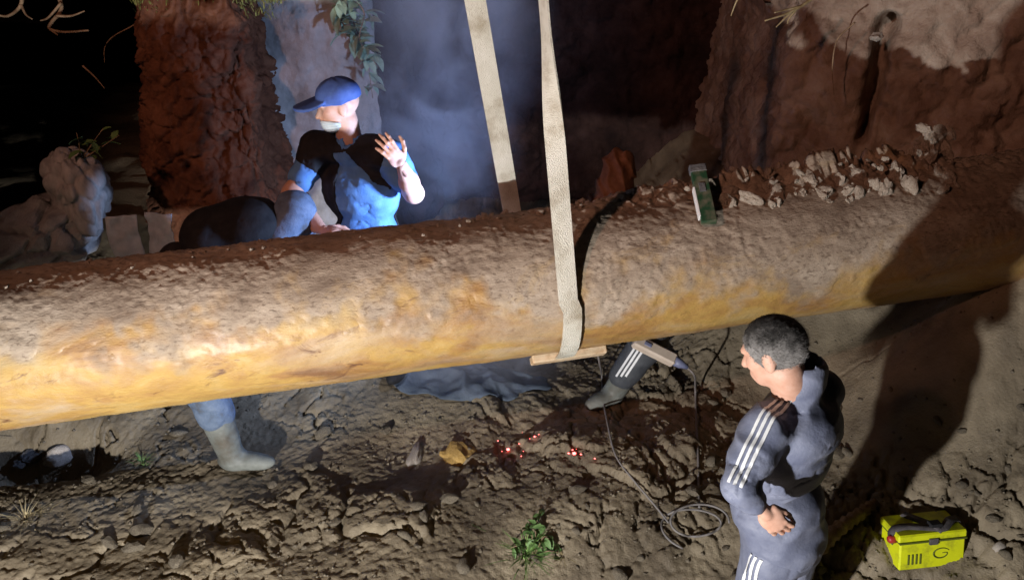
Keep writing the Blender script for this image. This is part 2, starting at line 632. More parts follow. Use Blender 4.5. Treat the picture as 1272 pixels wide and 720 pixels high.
def ramp(src, stops):
    r = n.new("ShaderNodeValToRGB")
    e = r.color_ramp.elements
    e[0].position, e[0].color = stops[0][0], (*stops[0][1], 1)
    e[1].position, e[1].color = stops[-1][0], (*stops[-1][1], 1)
    for p_, c_ in stops[1:-1]:
        x = e.new(p_); x.color = (*c_, 1)
    l.new(src, r.inputs["Fac"])
    return r


def mixc(fac, a, bb):
    x = n.new("ShaderNodeMix")
    x.data_type = 'RGBA'
    l.new(fac, x.inputs[0]); l.new(a, x.inputs[6]); l.new(bb, x.inputs[7])
    return x.outputs[2]


base = ramp(nz(5, 10, 0.6).outputs["Fac"], [(0.30, (0.19, 0.095, 0.042)), (0.42, (0.33, 0.18, 0.06)), (0.55, (0.43, 0.27, 0.075)), (0.70, (0.47, 0.34, 0.145))])
pale = ramp(nz(9, 8, 0.3).outputs["Fac"], [(0.35, (0.34, 0.245, 0.155)), (0.65, (0.46, 0.36, 0.255))])
mk = ramp(nz(2.6, 8, 1.2).outputs["Fac"], [(0.46, (0, 0, 0)), (0.66, (0.9, 0.9, 0.9))])
c = mixc(mk.outputs["Color"], base.outputs["Color"], pale.outputs["Color"])
dk = ramp(nz(11, 9, 1.0).outputs["Fac"], [(0.30, (1, 1, 1)), (0.40, (0, 0, 0))])
dkc = n.new("ShaderNodeRGB"); dkc.outputs[0].default_value = (0.13, 0.06, 0.03, 1)
c = mixc(dk.outputs["Color"], c, dkc.outputs[0])
# dry soil colour where the crust covers the steel
st = n.new("ShaderNodeAttribute"); st.attribute_name = "stain"
soil = ramp(nz(8, 11, 0.6).outputs["Fac"], [(0.32, (0.20, 0.150, 0.11)), (0.5, (0.335, 0.268, 0.202)), (0.68, (0.45, 0.375, 0.295))])
ob = ramp(nz(5.5, 8, 1.0).outputs["Fac"], [(0.56, (0, 0, 0)), (0.72, (0.5, 0.5, 0.5))])
soilc = mixc(ob.outputs["Color"], soil.outputs["Color"], base.outputs["Color"])
sp = ramp(nz(75, 6, 0.4).outputs["Fac"], [(0.36, (0.75, 0.75, 0.75)), (0.47, (0, 0, 0))])
spc = n.new("ShaderNodeRGB"); spc.outputs[0].default_value = (0.14, 0.10, 0.07, 1)
soilc = mixc(sp.outputs["Color"], soilc, spc.outputs[0])
c = mixc(st.outputs["Fac"], soilc, c)
l.new(c, b.inputs["Base Color"])
rr = ramp(nz(6, 6).outputs["Fac"], [(0.40, (0.42, 0.42, 0.42)), (0.66, (0.72, 0.72, 0.72))])
dry = n.new("ShaderNodeRGB"); dry.outputs[0].default_value = (0.88, 0.88, 0.88, 1)
l.new(mixc(st.outputs["Fac"], dry.outputs[0], rr.outputs["Color"]), b.inputs["Roughness"])
b.inputs["Specular IOR Level"].default_value = 0.45
cw = n.new("ShaderNodeMath"); cw.operation = 'MULTIPLY'; cw.inputs[1].default_value = 0.36
l.new(st.outputs["Fac"], cw.inputs[0])
l.new(cw.outputs[0], b.inputs["Coat Weight"])
b.inputs["Coat Roughness"].default_value = 0.37
bp = n.new("ShaderNodeBump")
bp.inputs["Strength"].default_value = 0.4
bp.inputs["Distance"].default_value = 0.010
l.new(nz(38, 8).outputs["Fac"], bp.inputs["Height"])
bp3 = n.new("ShaderNodeBump")
bp3.inputs["Strength"].default_value = 0.6
bp3.inputs["Distance"].default_value = 0.006
l.new(nz(130, 5).outputs["Fac"], bp3.inputs["Height"])
l.new(bp.outputs[0], bp3.inputs["Normal"])
l.new(bp3.outputs[0], b.inputs["Normal"])
M['rust'] = m


# ------------------------------------------------------------------ trench floor
def gbase(x, y):
    z = 0.10 + 0 * x
    z = z - 0.27 * sst(3.35, 2.55, y) * sst(-0.6, 0.6, x)
    z = z - 0.34 * np.exp(-(((x + 2.50) / 0.34) ** 2 + ((y - 3.66) / 0.14) ** 2))
    z = z + 0.55 * sst(1.35, 3.0, x) + 0.10 * sst(3.7, 4.4, y) * sst(0.5, -0.4, x)
    z = z + 0.55 * sst(3.95, 4.9, y) * sst(0.75, 1.5, x)
    z = z - 0.10 * sst(4.2, 4.5, y) * sst(-0.9, -0.6, x) * sst(0.35, 0.1, x)
    z = z + 0.58 * sst(1.55, 2.6, x + 0.25 * (y - 3.6)) * sst(3.15, 3.75, y) * (1 - 0.9 * sst(3.85, 4.35, y))
    z = z + 1.5 * sst(-0.7, -2.0, y)
    z = z + 0.4 * sst(-1.8, -2.9, x) * sst(3.9, 4.6, y)
    return z


xs = np.concatenate([np.arange(-9, -2.7, 0.1), np.arange(-2.7, 2.9, 0.0095), np.arange(2.9, 9, 0.1)])
ys = np.concatenate([np.arange(-5, 2.1, 0.08), np.arange(2.1, 5.1, 0.0095), np.arange(5.1, 9.0, 0.07)])
GX, GY = np.meshgrid(xs, ys, indexing='ij')
P = np.stack([GX.ravel(), GY.ravel(), np.zeros(GX.size)], 1)
Wp = P + 0.05 * np.stack([fbm(P, 5, 3, 0.5, 3), fbm(P, 5, 3, 0.5, 9), 0 * P[:, 0]], 1)
Wq = Wp + 0.018 * np.stack([fbm(P, 22, 3, 0.5, 31), fbm(P, 22, 3, 0.5, 39), 0 * P[:, 0]], 1)
Hh = gbase(P[:, 0], P[:, 1]) + 0.022 * fbm(P, 2.2, 5, 0.55, 21)
sm = np.maximum(sst(1.05, 1.5, P[:, 0]) * sst(3.7, 4.1, P[:, 1]), 0.85 * sst(1.55, 1.85, P[:, 0] + 0.1 * fbm(P, 3, 2, .5, 7)) * sst(3.1, 3.4, P[:, 1]))            # smooth grey clay on the right under the pipe
rough_ = (1 - 0.85 * sm)
msk = 0.12 + 0.7 * np.exp(-(((P[:, 0] - 0.75) / 0.55) ** 2 + ((P[:, 1] - 3.75) / 0.55) ** 2)) + 1.0 * sst(-0.45, 0.55, fbm(P, 1.9, 3, 0.5, 121) + 0.25 * sst(0.2, 1.2, P[:, 0]))
ca, sa_ = math.cos(R(-38)), math.sin(R(-38))
Wq = np.stack([(Wq[:, 0] * ca - Wq[:, 1] * sa_) * 1.25, (Wq[:, 0] * sa_ + Wq[:, 1] * ca) * 0.8, Wq[:, 2]], 1)
for fq, amp, sd in ((2.3, 0.030, 45), (5.0, 0.024, 50), (10.5, 0.009, 60), (23, 0.0025, 70)):
    q = Wq * fq
    f1, f2, idv = worley(q, sd, True)
    Hh += rough_ * msk * amp * ((idv - 0.45) * 1.1 + 0.5 * (1 - f1 ** 2) - 1.3 * np.exp(-((f2 - f1) / 0.07) ** 2) * (idv > 0.45))
Hh += rough_ * 0.0045 * np.abs(fbm(Wp * np.array([1, 1.6, 1]), 20, 4, 0.6, 81)) + 0.004 * fbm(P, 60, 3, 0.6, 91) * rough_
cr = np.abs(fbm(Wp * np.array([1, 0.7, 1]), 3.4, 4, 0.55, 95))
Hh -= rough_ * 0.06 * np.exp(-(cr / 0.035) ** 2) * sst(-0.2, 0.5, fbm(P, 2, 2, 0.5, 99))
HG = Hh.reshape(GX.shape)
P[:, 2] = Hh
ground = mesh_obj("ground", P, grid_faces(len(xs), len(ys)), M['mud'], None, False)
tag(ground, kind="structure")


def gz(x, y):
    i = int(np.clip(np.searchsorted(xs, x) - 1, 0, len(xs) - 2))
    j = int(np.clip(np.searchsorted(ys, y) - 1, 0, len(ys) - 2))
    u = (x - xs[i]) / (xs[i + 1] - xs[i]); v = (y - ys[j]) / (ys[j + 1] - ys[j])
    return float((1 - u) * (1 - v) * HG[i, j] + u * (1 - v) * HG[i + 1, j] + (1 - u) * v * HG[i, j + 1] + u * v * HG[i + 1, j + 1])


def gp(px, py, lift=0.0):
    r = ray(px, py)
    t = 2.0
    while t < 12:
        p = CAM + r * t
        if p[2] <= gz(p[0], p[1]) + lift: break
        t += 0.01
    return p


# clods and stones lying on the floor
def clod_mesh(name, seed, m, sub=2, rough=0.35):
    import bmesh
    bm = bmesh.new()
    bmesh.ops.create_icosphere(bm, subdivisions=sub, radius=1.0)
    V = np.array([v.co[:] for v in bm.verts])
    d = 1 + rough * fbm(V + seed * 3.1, 1.1, 3, 0.55, seed)
    f1, f2, _ = worley(V * 1.3 + seed, seed)
    d -= 0.16 * np.exp(-((f2 - f1) / 0.12) ** 2)
    V = V * d[:, None] * np.array([1.0, 0.8, 0.62])
    for v, c_ in zip(bm.verts, V): v.co = c_
    me = bpy.data.meshes.new(name)
    bm.to_mesh(me)
    bm.free()
    me.materials.append(m)
    for p_ in me.polygons: p_.use_smooth = (seed % 2 == 0)
    return me


CL = [clod_mesh("clod", s, M['clod']) for s in range(1, 8)]
n_ = 0
while n_ < 150:
    px, py = rng.uniform(0, 1272), rng.uniform(470, 720)
    p = gp(px, py)
    if sst(1.05, 1.5, p[0]) * sst(3.7, 4.1, p[1]) > 0.4 or (1080 < px < 1215 and py > 630): continue
    o = bpy.data.objects.new("clod", CL[n_ % 7])
    COL.objects.link(o)
    o.parent = ground
    s = 0.010 + 0.050 * rng.random() ** 4
    o.location = (p[0], p[1], gz(p[0], p[1]) + s * 0.25)
    o.scale = (s, s * rng.uniform(0.7, 1.1), s * rng.uniform(0.6, 1.0))
    o.rotation_euler = (rng.uniform(-.4, .4), rng.uniform(-.4, .4), rng.uniform(0, 6.3))
    n_ += 1


# loose crumbs scattered over the mud (uncountable)
oct_ = np.array([(1, 0, 0), (-1, 0, 0), (0, 1, 0), (0, -1, 0), (0, 0, 1), (0, 0, -1)], float)
of_ = np.array([(0, 2, 4), (2, 1, 4), (1, 3, 4), (3, 0, 4), (2, 0, 5), (1, 2, 5), (3, 1, 5), (0, 3, 5)])
CV, CF = [], []
for k in range(5200):
    x, y = rng.uniform(-2.7, 2.6), rng.uniform(2.5, 4.6)
    if rng.random() > 0.15 + 0.85 * float(sst(-0.1, 0.5, np.sin(x * 3.1 + y * 1.7) * np.sin(y * 4.3 - x * 1.3) + rng.normal(0, .2))): continue
    sz = 0.003 + 0.011 * rng.random() ** 3
    v = oct_ * sz * rng.uniform(.6, 1.2, (6, 1)) * np.array([1, 1, .8])
    a = rng.uniform(0, 6.3)
    v = v @ np.array([[math.cos(a), math.sin(a), 0], [-math.sin(a), math.cos(a), 0], [0.2, 0.1, 1]])
    CF.append(of_ + 6 * len(CV)); CV.append(v + np.array([x, y, gz(x, y) + sz * .4]))
cb = mesh_obj("crumbs", np.vstack(CV), np.vstack(CF), M['clod'], ground, False)
cb["kind"] = "stuff"


# ------------------------------------------------------------------ earth walls of the pit
def wall(name, path, m, top, depth=0.35, seed=0, amp=1.0, step=0.016, zbot=-0.25, batter=0.10, worl=1.0, topslope=0.12, lip=0.10, shade_groove=None):
    pts = np.asarray(path, float)
    seg = np.r_[0, np.cumsum(np.linalg.norm(np.diff(pts, axis=0), axis=1))]
    u = np.arange(0, seg[-1], step)
    X = np.stack([np.interp(u, seg, pts[:, 0]), np.interp(u, seg, pts[:, 1])], 1)
    k = 9
    pad = np.vstack([np.repeat(X[:1], k, 0), X, np.repeat(X[-1:], k, 0)])
    X = np.stack([np.convolve(pad[:, i], np.ones(2 * k + 1) / (2 * k + 1), 'valid') for i in (0, 1)], 1)
    t = np.gradient(X, axis=0)
    t /= np.linalg.norm(t, axis=1)[:, None] + 1e-9
    nrm = np.stack([t[:, 1], -t[:, 0]], 1)                 # outward = towards the pit (path runs left to right)
    tp = np.interp(u, seg, top) if np.ndim(top) else np.full(len(u), float(top))
    nv = int((2.3 - zbot) / step)
    v = np.linspace(0, 1, nv)
    Z = zbot + v[None, :] * (tp[:, None] - zbot)
    back = batter * v[None, :] ** 1.3 * np.ones_like(Z)
    # lip and level top
    s = np.linspace(0, 1, 26)[1:]
    zt = tp[:, None] + topslope * s[None, :] ** 1.0 * 0.5 + 0.02
    bk = batter + lip * 0.2 + depth * s[None, :] * np.ones((len(u), 1))
    Z = np.hstack([Z, zt])
    back = np.hstack([back, bk])
    V = np.empty((len(u), Z.shape[1], 3))
    V[..., 0] = X[:, None, 0] - nrm[:, None, 0] * back
    V[..., 1] = X[:, None, 1] - nrm[:, None, 1] * back
    V[..., 2] = Z
    nx = np.concatenate([np.broadcast_to(nrm[:, None, :], (len(u), nv, 2)), np.zeros((len(u), 25, 2))], 1)
    nz_ = np.concatenate([np.zeros((len(u), nv)), np.ones((len(u), 25))], 1)
    Pf = V.reshape(-1, 3)
    q = Pf + 0.04 * np.stack([fbm(Pf, 6, 3, .5, seed + 1), fbm(Pf, 6, 3, .5, seed + 2), fbm(Pf, 6, 3, .5, seed + 3)], 1)
    d = amp * (0.07 * fbm(Pf, 1.8, 3, 0.5, seed + 5) + 0.03 * fbm(q, 6, 3, 0.55, seed + 7))
    f1, f2, idv = worley(q * np.array([9, 9, 7]), seed + 11)
    d += amp * worl * 0.040 * ((idv - 0.5) + 0.4 * (1 - f1) - 0.6 * np.exp(-((f2 - f1) / 0.09) ** 2))
    f1, f2, idv = worley(q * np.array([22, 22, 17]), seed + 19)
    d += amp * worl * 0.018 * ((idv - 0.5) - 0.6 * np.exp(-((f2 - f1) / 0.1) ** 2))
    d += amp * 0.008 * fbm(Pf, 30, 3, 0.6, seed + 23)
    if shade_groove is not None:                                  # carved in to stand for a stick's dark shadow on the face
        ga_, gb2 = np.array(shade_groove[0]), np.array(shade_groove[1])
        xz = Pf[:, [0, 2]]
        t_ = np.clip(((xz - ga_) @ (gb2 - ga_)) / ((gb2 - ga_) @ (gb2 - ga_)), 0, 1)
        dd = np.linalg.norm(xz - ga_ - t_[:, None] * (gb2 - ga_) + 0.02 * np.stack([fbm(Pf, 7, 2, .5, 3), 0 * t_], 1), axis=1)
        d -= 0.22 * np.exp(-(dd / (0.032 + 0.022 * (1 - t_))) ** 4)
    d = d.reshape(Z.shape)
    V[..., 0] += nx[..., 0] * d
    V[..., 1] += nx[..., 1] * d
    V[..., 2] += nz_ * np.abs(d)
    o = mesh_obj(name, V.reshape(-1, 3), grid_faces(*Z.shape), m, None, False)
    tag(o, kind="structure")
    return o


wall("earth_bank_left", [(-2.62, 7.2), (-2.55, 5.60), (-2.38, 5.34), (-1.66, 5.30), (-1.49, 5.42), (-1.46, 6.2)], M['red'], 1.99, 0.55, 10, 1.0, 0.013, batter=0.22, worl=1.2)
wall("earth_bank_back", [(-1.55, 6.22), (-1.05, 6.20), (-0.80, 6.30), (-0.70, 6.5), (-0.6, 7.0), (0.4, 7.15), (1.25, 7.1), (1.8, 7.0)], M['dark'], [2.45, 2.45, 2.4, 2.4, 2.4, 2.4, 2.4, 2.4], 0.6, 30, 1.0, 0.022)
wall("earth_bank_right", [(1.50, 7.2), (1.46, 5.25), (1.50, 5.06), (1.9, 4.90), (2.6, 4.62), (3.4, 4.5), (5.5, 4.3)], M['bank'], 2.35, 1.6, 50, 0.8, batter=0.22, worl=0.75, topslope=0.5, shade_groove=(at(1103, 30, 5.0)[[0, 2]], at(1080, 178, 4.85)[[0, 2]]))
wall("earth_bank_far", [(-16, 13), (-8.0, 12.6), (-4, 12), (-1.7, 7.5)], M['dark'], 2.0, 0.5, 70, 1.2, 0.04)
wall("clay_wall", [(-1.80, 5.92), (-1.40, 5.86), (-1.00, 5.88), (-0.86, 6.02)], M['grey'], 2.6, 0.2, 90, 0.45, 0.016, worl=0.5, batter=0.05)

# field above the pit
fv = [(-16, 13.3), (-8, 12.9), (-4, 12.3), (-2.3, 7.9), (-2.3, 7.0), (-2.3, 5.95), (-1.60, 5.95), (-1.60, 6.75), (-0.75, 6.9), (-0.6, 7.6), (1.7, 7.7), (1.7, 6.5), (1.6, 5.8), (2.6, 5.6), (5.5, 5.2), (60, 5), (60, 120), (-60, 120), (-60, 13.3)]
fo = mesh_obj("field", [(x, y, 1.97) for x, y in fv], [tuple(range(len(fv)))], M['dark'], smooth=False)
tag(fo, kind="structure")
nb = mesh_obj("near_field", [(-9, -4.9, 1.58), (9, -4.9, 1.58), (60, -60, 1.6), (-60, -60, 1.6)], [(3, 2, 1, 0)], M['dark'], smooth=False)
tag(nb, kind="structure")

# ------------------------------------------------------------------ the pipe
PR = 0.315
A0, A1 = dep(0, 437, 3.59), dep(1130, 292, 4.29)
AX = (A1 - A0) / np.linalg.norm(A1 - A0)
PM = (A0 + A1) / 2
SIDE = np.cross([0, 0, 1], AX); SIDE /= np.linalg.norm(SIDE)        # points away from the camera
UPP = np.cross(AX, SIDE)
PMAT = Matrix(((AX[0], SIDE[0], UPP[0], PM[0]), (AX[1], SIDE[1], UPP[1], PM[1]), (AX[2], SIDE[2], UPP[2], PM[2]), (0, 0, 0, 1)))


def ploc(p):
    q = np.asarray(p) - PM
    return np.array([q @ AX, q @ SIDE, q @ UPP])


def pw(x, ang, r=PR):
    """world point on the pipe: ang 0 faces the camera side level, 90 top"""
    a = R(ang)
    return PM + AX * x + r * (-math.cos(a) * SIDE + math.sin(a) * UPP)


def phit(px, py, r):
    d = ray(px, py)
    o_, d_ = CAM - PM, d
    a_ = d_ - AX * (d_ @ AX); b_ = o_ - AX * (o_ @ AX)
    A_, B_, C_ = a_ @ a_, 2 * a_ @ b_, b_ @ b_ - r * r
    D_ = max(B_ * B_ - 4 * A_ * C_, 0)
    return CAM + d * ((-B_ - math.sqrt(D_)) / (2 * A_))


pipe = empty("steel_pipe", PM)
pipe.matrix_world = PMAT
tag(pipe, "large rusty steel pipe caked with dry soil, hung across the pit in a sling", "pipe")
L0, L1 = -3.3, 3.7
u = np.arange(L0, L1, 0.0092)
na = 250
ang = np.linspace(0, 2 * math.pi, na, endpoint=False)
UU, AA = np.meshgrid(u, ang, indexing='ij')


def cyl(rad):
    V = np.stack([UU, -np.cos(AA) * rad, np.sin(AA) * rad], -1).reshape(-1, 3)
    idx = np.arange(len(u) * na).reshape(len(u), na)
    nx_ = np.roll(idx, -1, axis=1)
    Fc = np.stack([idx[:-1], idx[1:], nx_[1:], nx_[:-1]], -1).reshape(-1, 4)
    return V, Fc


C3 = np.stack([UU, -np.cos(AA) * PR, np.sin(AA) * PR], -1).reshape(-1, 3)
# soil crust: thick on top, thinning out below, its own ragged edge
zl = np.sin(AA).ravel()
yl = -np.cos(AA).ravel()
xl = UU.ravel()
cover = zl * 1.0 - (0.02 - 0.32 * sst(-1.5, 1.6, xl)) + 0.30 * fbm(C3 * np.array([0.7, 1, 1]), 3.2, 4, 0.6, 15) + 0.12 * fbm(C3, 14, 3, 0.6, 16)
thin = sst(-0.05, 0.75, cover)
q = C3 + 0.02 * np.stack([fbm(C3, 12, 2, .5, 1), fbm(C3, 12, 2, .5, 2), fbm(C3, 12, 2, .5, 3)], 1)
f1, f2, idv = worley(q * 16, 40)
f1b, f2b, idb = worley(q * 38, 44)
lump = 0.5 * (1 - f1) + (idv - 0.5) * 0.9 - 0.5 * np.exp(-((f2 - f1) / 0.1) ** 2)
lumb = (idb - 0.5) - 0.4 * np.exp(-((f2b - f1b) / 0.12) ** 2)
back = sst(0.45, 1.0, zl * 0.80 + yl * 0.62)                     # top and far side
rc = PR - 0.003 + 0.010 * sst(0, .6, thin) + thin * (0.0035 * fbm(C3, 6, 3, 0.55, 25) + 0.0014 * lump + 0.0042 * lumb * sst(-.1, .7, fbm(C3, 4, 4, .55, 26)) + (0.0008 + 0.0026 * sst(-.4, .6, fbm(C3, 3, 3, .5, 28))) * fbm(C3, 52, 3, 0.75, 27))
rc += back * thin * (0.014 + 0.028 * np.maximum(0, fbm(C3, 5, 3, 0.55, 29)) + 0.020 * lump + 0.012 * lumb) * (0.2 + 0.8 * sst(0.0, 0.8, xl))
aa = np.degrees(AA).ravel()
heap = 1.9 * np.exp(-((aa - 108) / 14) ** 2) * (sst(0.45, 1.15, xl) * 0.6 + 0.6 * np.exp(-((xl - 1.62) / 0.22) ** 2)) * sst(2.3, 1.95, xl)
f1c, f2c, idc = worley(q * 9, 47)
heapn = np.maximum(0, 0.35 + 0.9 * fbm(C3, 4.5, 3, 0.55, 61)) * 0.075 + 0.022 * (idc - 0.3) + 0.018 * (idv - 0.4) + 0.012 * lumb + 0.02 * fbm(C3, 18, 3, .6, 63)
rc += heap * np.maximum(heapn, 0)
V, Fc = cyl(rc.reshape(UU.shape))
cr = mesh_obj("soil_crust", V, Fc[:, ::-1], M['rust'], pipe)
rb = PR + 0.004 * fbm(C3 * np.array([0.6, 1, 1]), 4, 4, 0.55, 5) + 0.0016 * fbm(C3, 22, 4, 0.62, 6)
V, Fc = cyl(rb.reshape(UU.shape))
pb = mesh_obj("pipe_body", V, Fc[:, ::-1], M['rust'], pipe)
stain = (1 - sst(0.05, 0.60, cover + 0.30 * fbm(C3, 7, 4, 0.6, 77))).astype(np.float32)
for o_ in (cr, pb):
    o_.data.attributes.new("stain", 'FLOAT', 'POINT').data.foreach_set("value", stain)
# loose clods along the top of the pipe
PC = [clod_mesh("soil_clod", s + 20, M['crustclod'], 2, 0.45) for s in range(6)]


def pipe_clod(x, a, s, lift=0.0):
    o = bpy.data.objects.new("soil_clod", PC[random.randrange(6)])
    COL.objects.link(o)
    o.parent = pipe
    r = PR + 0.006 + 0.012 * (x > 0.4) + lift
    o.location = (x, -math.cos(R(a)) * r, math.sin(R(a)) * r)
    o.scale = (s, s * random.uniform(.7, 1.1), s * random.uniform(.7, 1.1))
    o.rotation_euler = (random.uniform(0, 6), random.uniform(0, 6), random.uniform(0, 6))


for k in range(170):
    x = random.uniform(-0.1, 1.95)
    a = random.gauss(112, 9)
    pipe_clod(x, a, random.uniform(0.010, 0.024) * (1.2 if x > 1.0 else 1))
for k in range(46):
    pipe_clod(random.uniform(-2.0, 0.1), random.gauss(100, 10), random.uniform(0.007, 0.016))
for k in range(70):                                                # crumbs round the heap at the right end
    x = random.gauss(1.5, 0.3)
    pipe_clod(x, random.gauss(103, 8), random.uniform(0.012, 0.026), max(0, random.gauss(0.03, 0.02)))
BC = [clod_mesh("soil_clod", s_ + 40, M['crustclod'], 3, 0.30) for s_ in range(5)]
for me_ in BC + PC:
    for p_ in me_.polygons: p_.use_smooth = False
spots = [(905, 232, .05), (930, 226, .05), (958, 226, .05), (985, 214, .075), (1008, 222, .06), (1040, 200, .085), (1058, 214, .07), (1092, 198, .075), (1080, 218, .06), (1112, 212, .07), (1135, 196, .08), (1160, 172, .075),
         (1150, 196, .08), (1172, 190, .07), (1128, 222, .06), (1020, 230, .05), (1060, 232, .05), (1148, 160, .045), (1178, 165, .045), (1100, 228, .05), (965, 234, .045)]
for k in range(62):
    px = random.uniform(890, 1190)
    tp_ = float(np.interp(px, [890, 980, 1040, 1100, 1150, 1190], [236, 218, 196, 198, 165, 175]))
    spots.append((px, random.uniform(tp_, 250 - (px - 890) * 0.05), 0.014 + 0.05 * random.random() ** 2))
for i_, (px, py, sz) in enumerate(spots):
    o = bpy.data.objects.new("soil_clod", BC[i_ % 5])
    COL.objects.link(o)
    o.parent = pipe
    o.location = ploc(phit(px, py + (9 if py > 190 else 0), PR + 0.008 + 0.11 * float(sst(205, 165, py))))
    sz *= 1.1
    o.scale = (sz, sz * random.uniform(.7, 1.0), sz * random.uniform(.6, .95))
    o.rotation_euler = (random.uniform(0, 6), random.uniform(0, 6), random.uniform(0, 6))

# ------------------------------------------------------------------ lifting sling
sl = empty("lifting_sling", pw(0.35, 0))
tag(sl, "off-white webbing lifting sling looped under the rusty pipe", "sling")
XS = ploc(dep(697, 380, 3.80))[0]
XR = ploc(dep(648, 230, 3.95))[0]


def strap(name, pts, wid, tw):
    pts = np.asarray(pts, float)
    t = np.gradient(pts, axis=0)
    V = []
    for p, tt, (wx, th) in zip(pts, t, tw):
        tt = tt / np.linalg.norm(tt)
        wv = AX * math.cos(wx) - SIDE * math.sin(wx)
        wv = wv - tt * (wv @ tt); wv /= np.linalg.norm(wv)
        nn = np.cross(tt, wv)
        for sx, sy in ((-1, -1), (0, -1.25), (1, -1), (1, 1), (0, 1.25), (-1, 1)):
            V.append(p + wv * sx * wid / 2 + nn * sy * 0.004)
    Fc = []
    for i in range(len(pts) - 1):
        for k in range(6):
            k2 = (k + 1) % 6
            Fc.append((i * 6 + k, i * 6 + k2, i * 6 + 6 + k2, i * 6 + 6 + k))
    Fc.append(tuple(range(5, -1, -1)))
    Fc.append(tuple(range(len(pts) * 6 - 6, len(pts) * 6)))
    return mesh_obj(name, V, Fc, M['strap'], None, False)


RS = PR + 0.030
top_f = at(675, 0, 3.33)
tan_f = pw(XS, 8, RS)
dirf = top_f - tan_f
pts, tw = [], []
for a in np.linspace(-88, 6, 22):
    pts.append(pw(XS + 0.015, a, RS if a > -60 else RS + 0.01)); tw.append((0, 0))
for k in range(1, 60):
    s = k / 40
    pts.append(tan_f + dirf * s + SIDE * 0.0); tw.append((1.42 * float(sst(0.40, 0.95, s)), 0))
o = strap("front_strap", pts, 0.080, tw); o.parent = sl; o.matrix_parent_inverse = sl.matrix_world.inverted()
top_r = at(590, 0, 3.62)
tan_r = pw(XR, 168, RS)
pts, tw = [], []
for a in np.linspace(275, 168, 22):
    pts.append(pw(XR + (XS - XR) * sst(170, 270, a), a, RS)); tw.append((0, 0))
for k in range(1, 60):
    s = k / 40
    pts.append(tan_r + (top_r - tan_r) * s); tw.append((0, 0))
o = strap("rear_strap", pts, 0.084, tw); o.parent = sl; o.matrix_parent_inverse = sl.matrix_world.inverted()
bpy.context.view_layer.update()
for c_ in sl.children: c_.matrix_parent_inverse = Matrix.Translation(-sl.location)

# batten between sling and pipe
bc = pw(XS + 0.045, -60, PR + 0.024)
rot = np.stack([AX, np.cross(pw(0, -48, 1) - PM, AX), pw(0, -48, 1) - PM], 1)
V, Fc = box_geo(bc, (0.172, 0.040, 0.019), rot, 0.3)
tag(mesh_obj("wooden_batten", V, Fc, M['wood'], None, False), "short pale wooden batten wedged between the sling and the pipe underside", "batten")


# ------------------------------------------------------------------ people
def person(loc, label):
    e = empty("person", loc)
    tag(e, label, "person")
    return e


def put(name, geo, m, root):
    V, Fc = geo
    return mesh_obj(name, np.asarray(V) - np.array(root.location), Fc, m, root)


lerp = lambda a, b, t: np.asarray(a) * (1 - t) + np.asarray(b) * t

# --- the man in the dark tracksuit standing on the near side
Ym = 2.52
hd = at(962, 437, Ym)
nk = at(990, 487, Ym) + np.array([0, 0.01, 0])
hp = at(972, 668, Ym + 0.02)
fl = gz(hp[0], hp[1])
root = person((hp[0], hp[1], fl), "man in dark navy tracksuit with white stripes, hand on hip, seen from behind")
fwd = np.array([-0.66, 0.75, 0.0]); fwd /= np.linalg.norm(fwd)
lft = np.array([-fwd[1], fwd[0], 0.0])
HM = frame([-0.74, 0.52, -0.43], [0, 0, 1])
up = np.array([0, 0, 1.0])
shl = nk - up * 0.085 + lft * 0.165                                # left shoulder, camera side
shr = nk - up * 0.085 - lft * 0.165
elb = at(918, 604, Ym - 0.24)
hnd = at(945, 630, Ym - 0.26)
kL, kR = hp + lft * 0.10 - up * 0.42 + fwd * 0.03, hp - lft * 0.10 - up * 0.42
aL = np.array([*(hp + lft * 0.12)[:2], fl + 0.09]); aR = np.array([*(hp - lft * 0.12)[:2], fl + 0.09])
elr = shr - up * 0.30 - lft * 0.06 + fwd * 0.04
har = elr + fwd * 0.16 + lft * 0.03 - up * 0.15
hand = hand_parts(hnd + (hnd - elb) * 0.10, (hnd - elb) + np.array([0, 0, -0.01]), np.array([0.2, 0.8, -0.2]), np.array([0.2, 0, 1.0]), (0.75, 0.85, 0.9, 0.95), 0.05, 0.5, 1.0, 0.35)
handr = hand_parts(har, fwd * 0.4 - up, lft, fwd, (0.3, .3, .35, .4))
hparts = head_parts(hd, HM, 1.07)
hg = nets(union(hparts + [cone(hd - HM[:, 2] * 0.07 - HM[:, 0] * 0.02, nk - up * 0.05, 0.062, 0.068)], 0.018), 0.0055)
under = union([cone(nk - up * 0.05, hp, 0.055, 0.065), cone(nk - up * 0.07, shl, 0.05, 0.045), cone(nk - up * 0.07, shr, 0.05, 0.045), cone(shl, elb, 0.042, 0.034), cone(elb, hnd, 0.033, 0.024),
               cone(shr, elr, 0.042, 0.034), cone(elr, har, 0.033, 0.024), cone(hp + lft * .08, kL, 0.075, 0.05), cone(kL, aL, 0.048, 0.035), cone(hp - lft * .08, kR, 0.075, 0.05), cone(kR, aR, 0.048, 0.035)], 0.03)
put("body", cat_geo([hg, nets(under, 0.018), nets(union(hand, 0.006), 0.0036), nets(union(handr, 0.006), 0.006)]), M['skin'], root)
chest = lerp(nk, hp, 0.38)
waist = lerp(nk, hp, 0.78)
TM = frame(fwd)
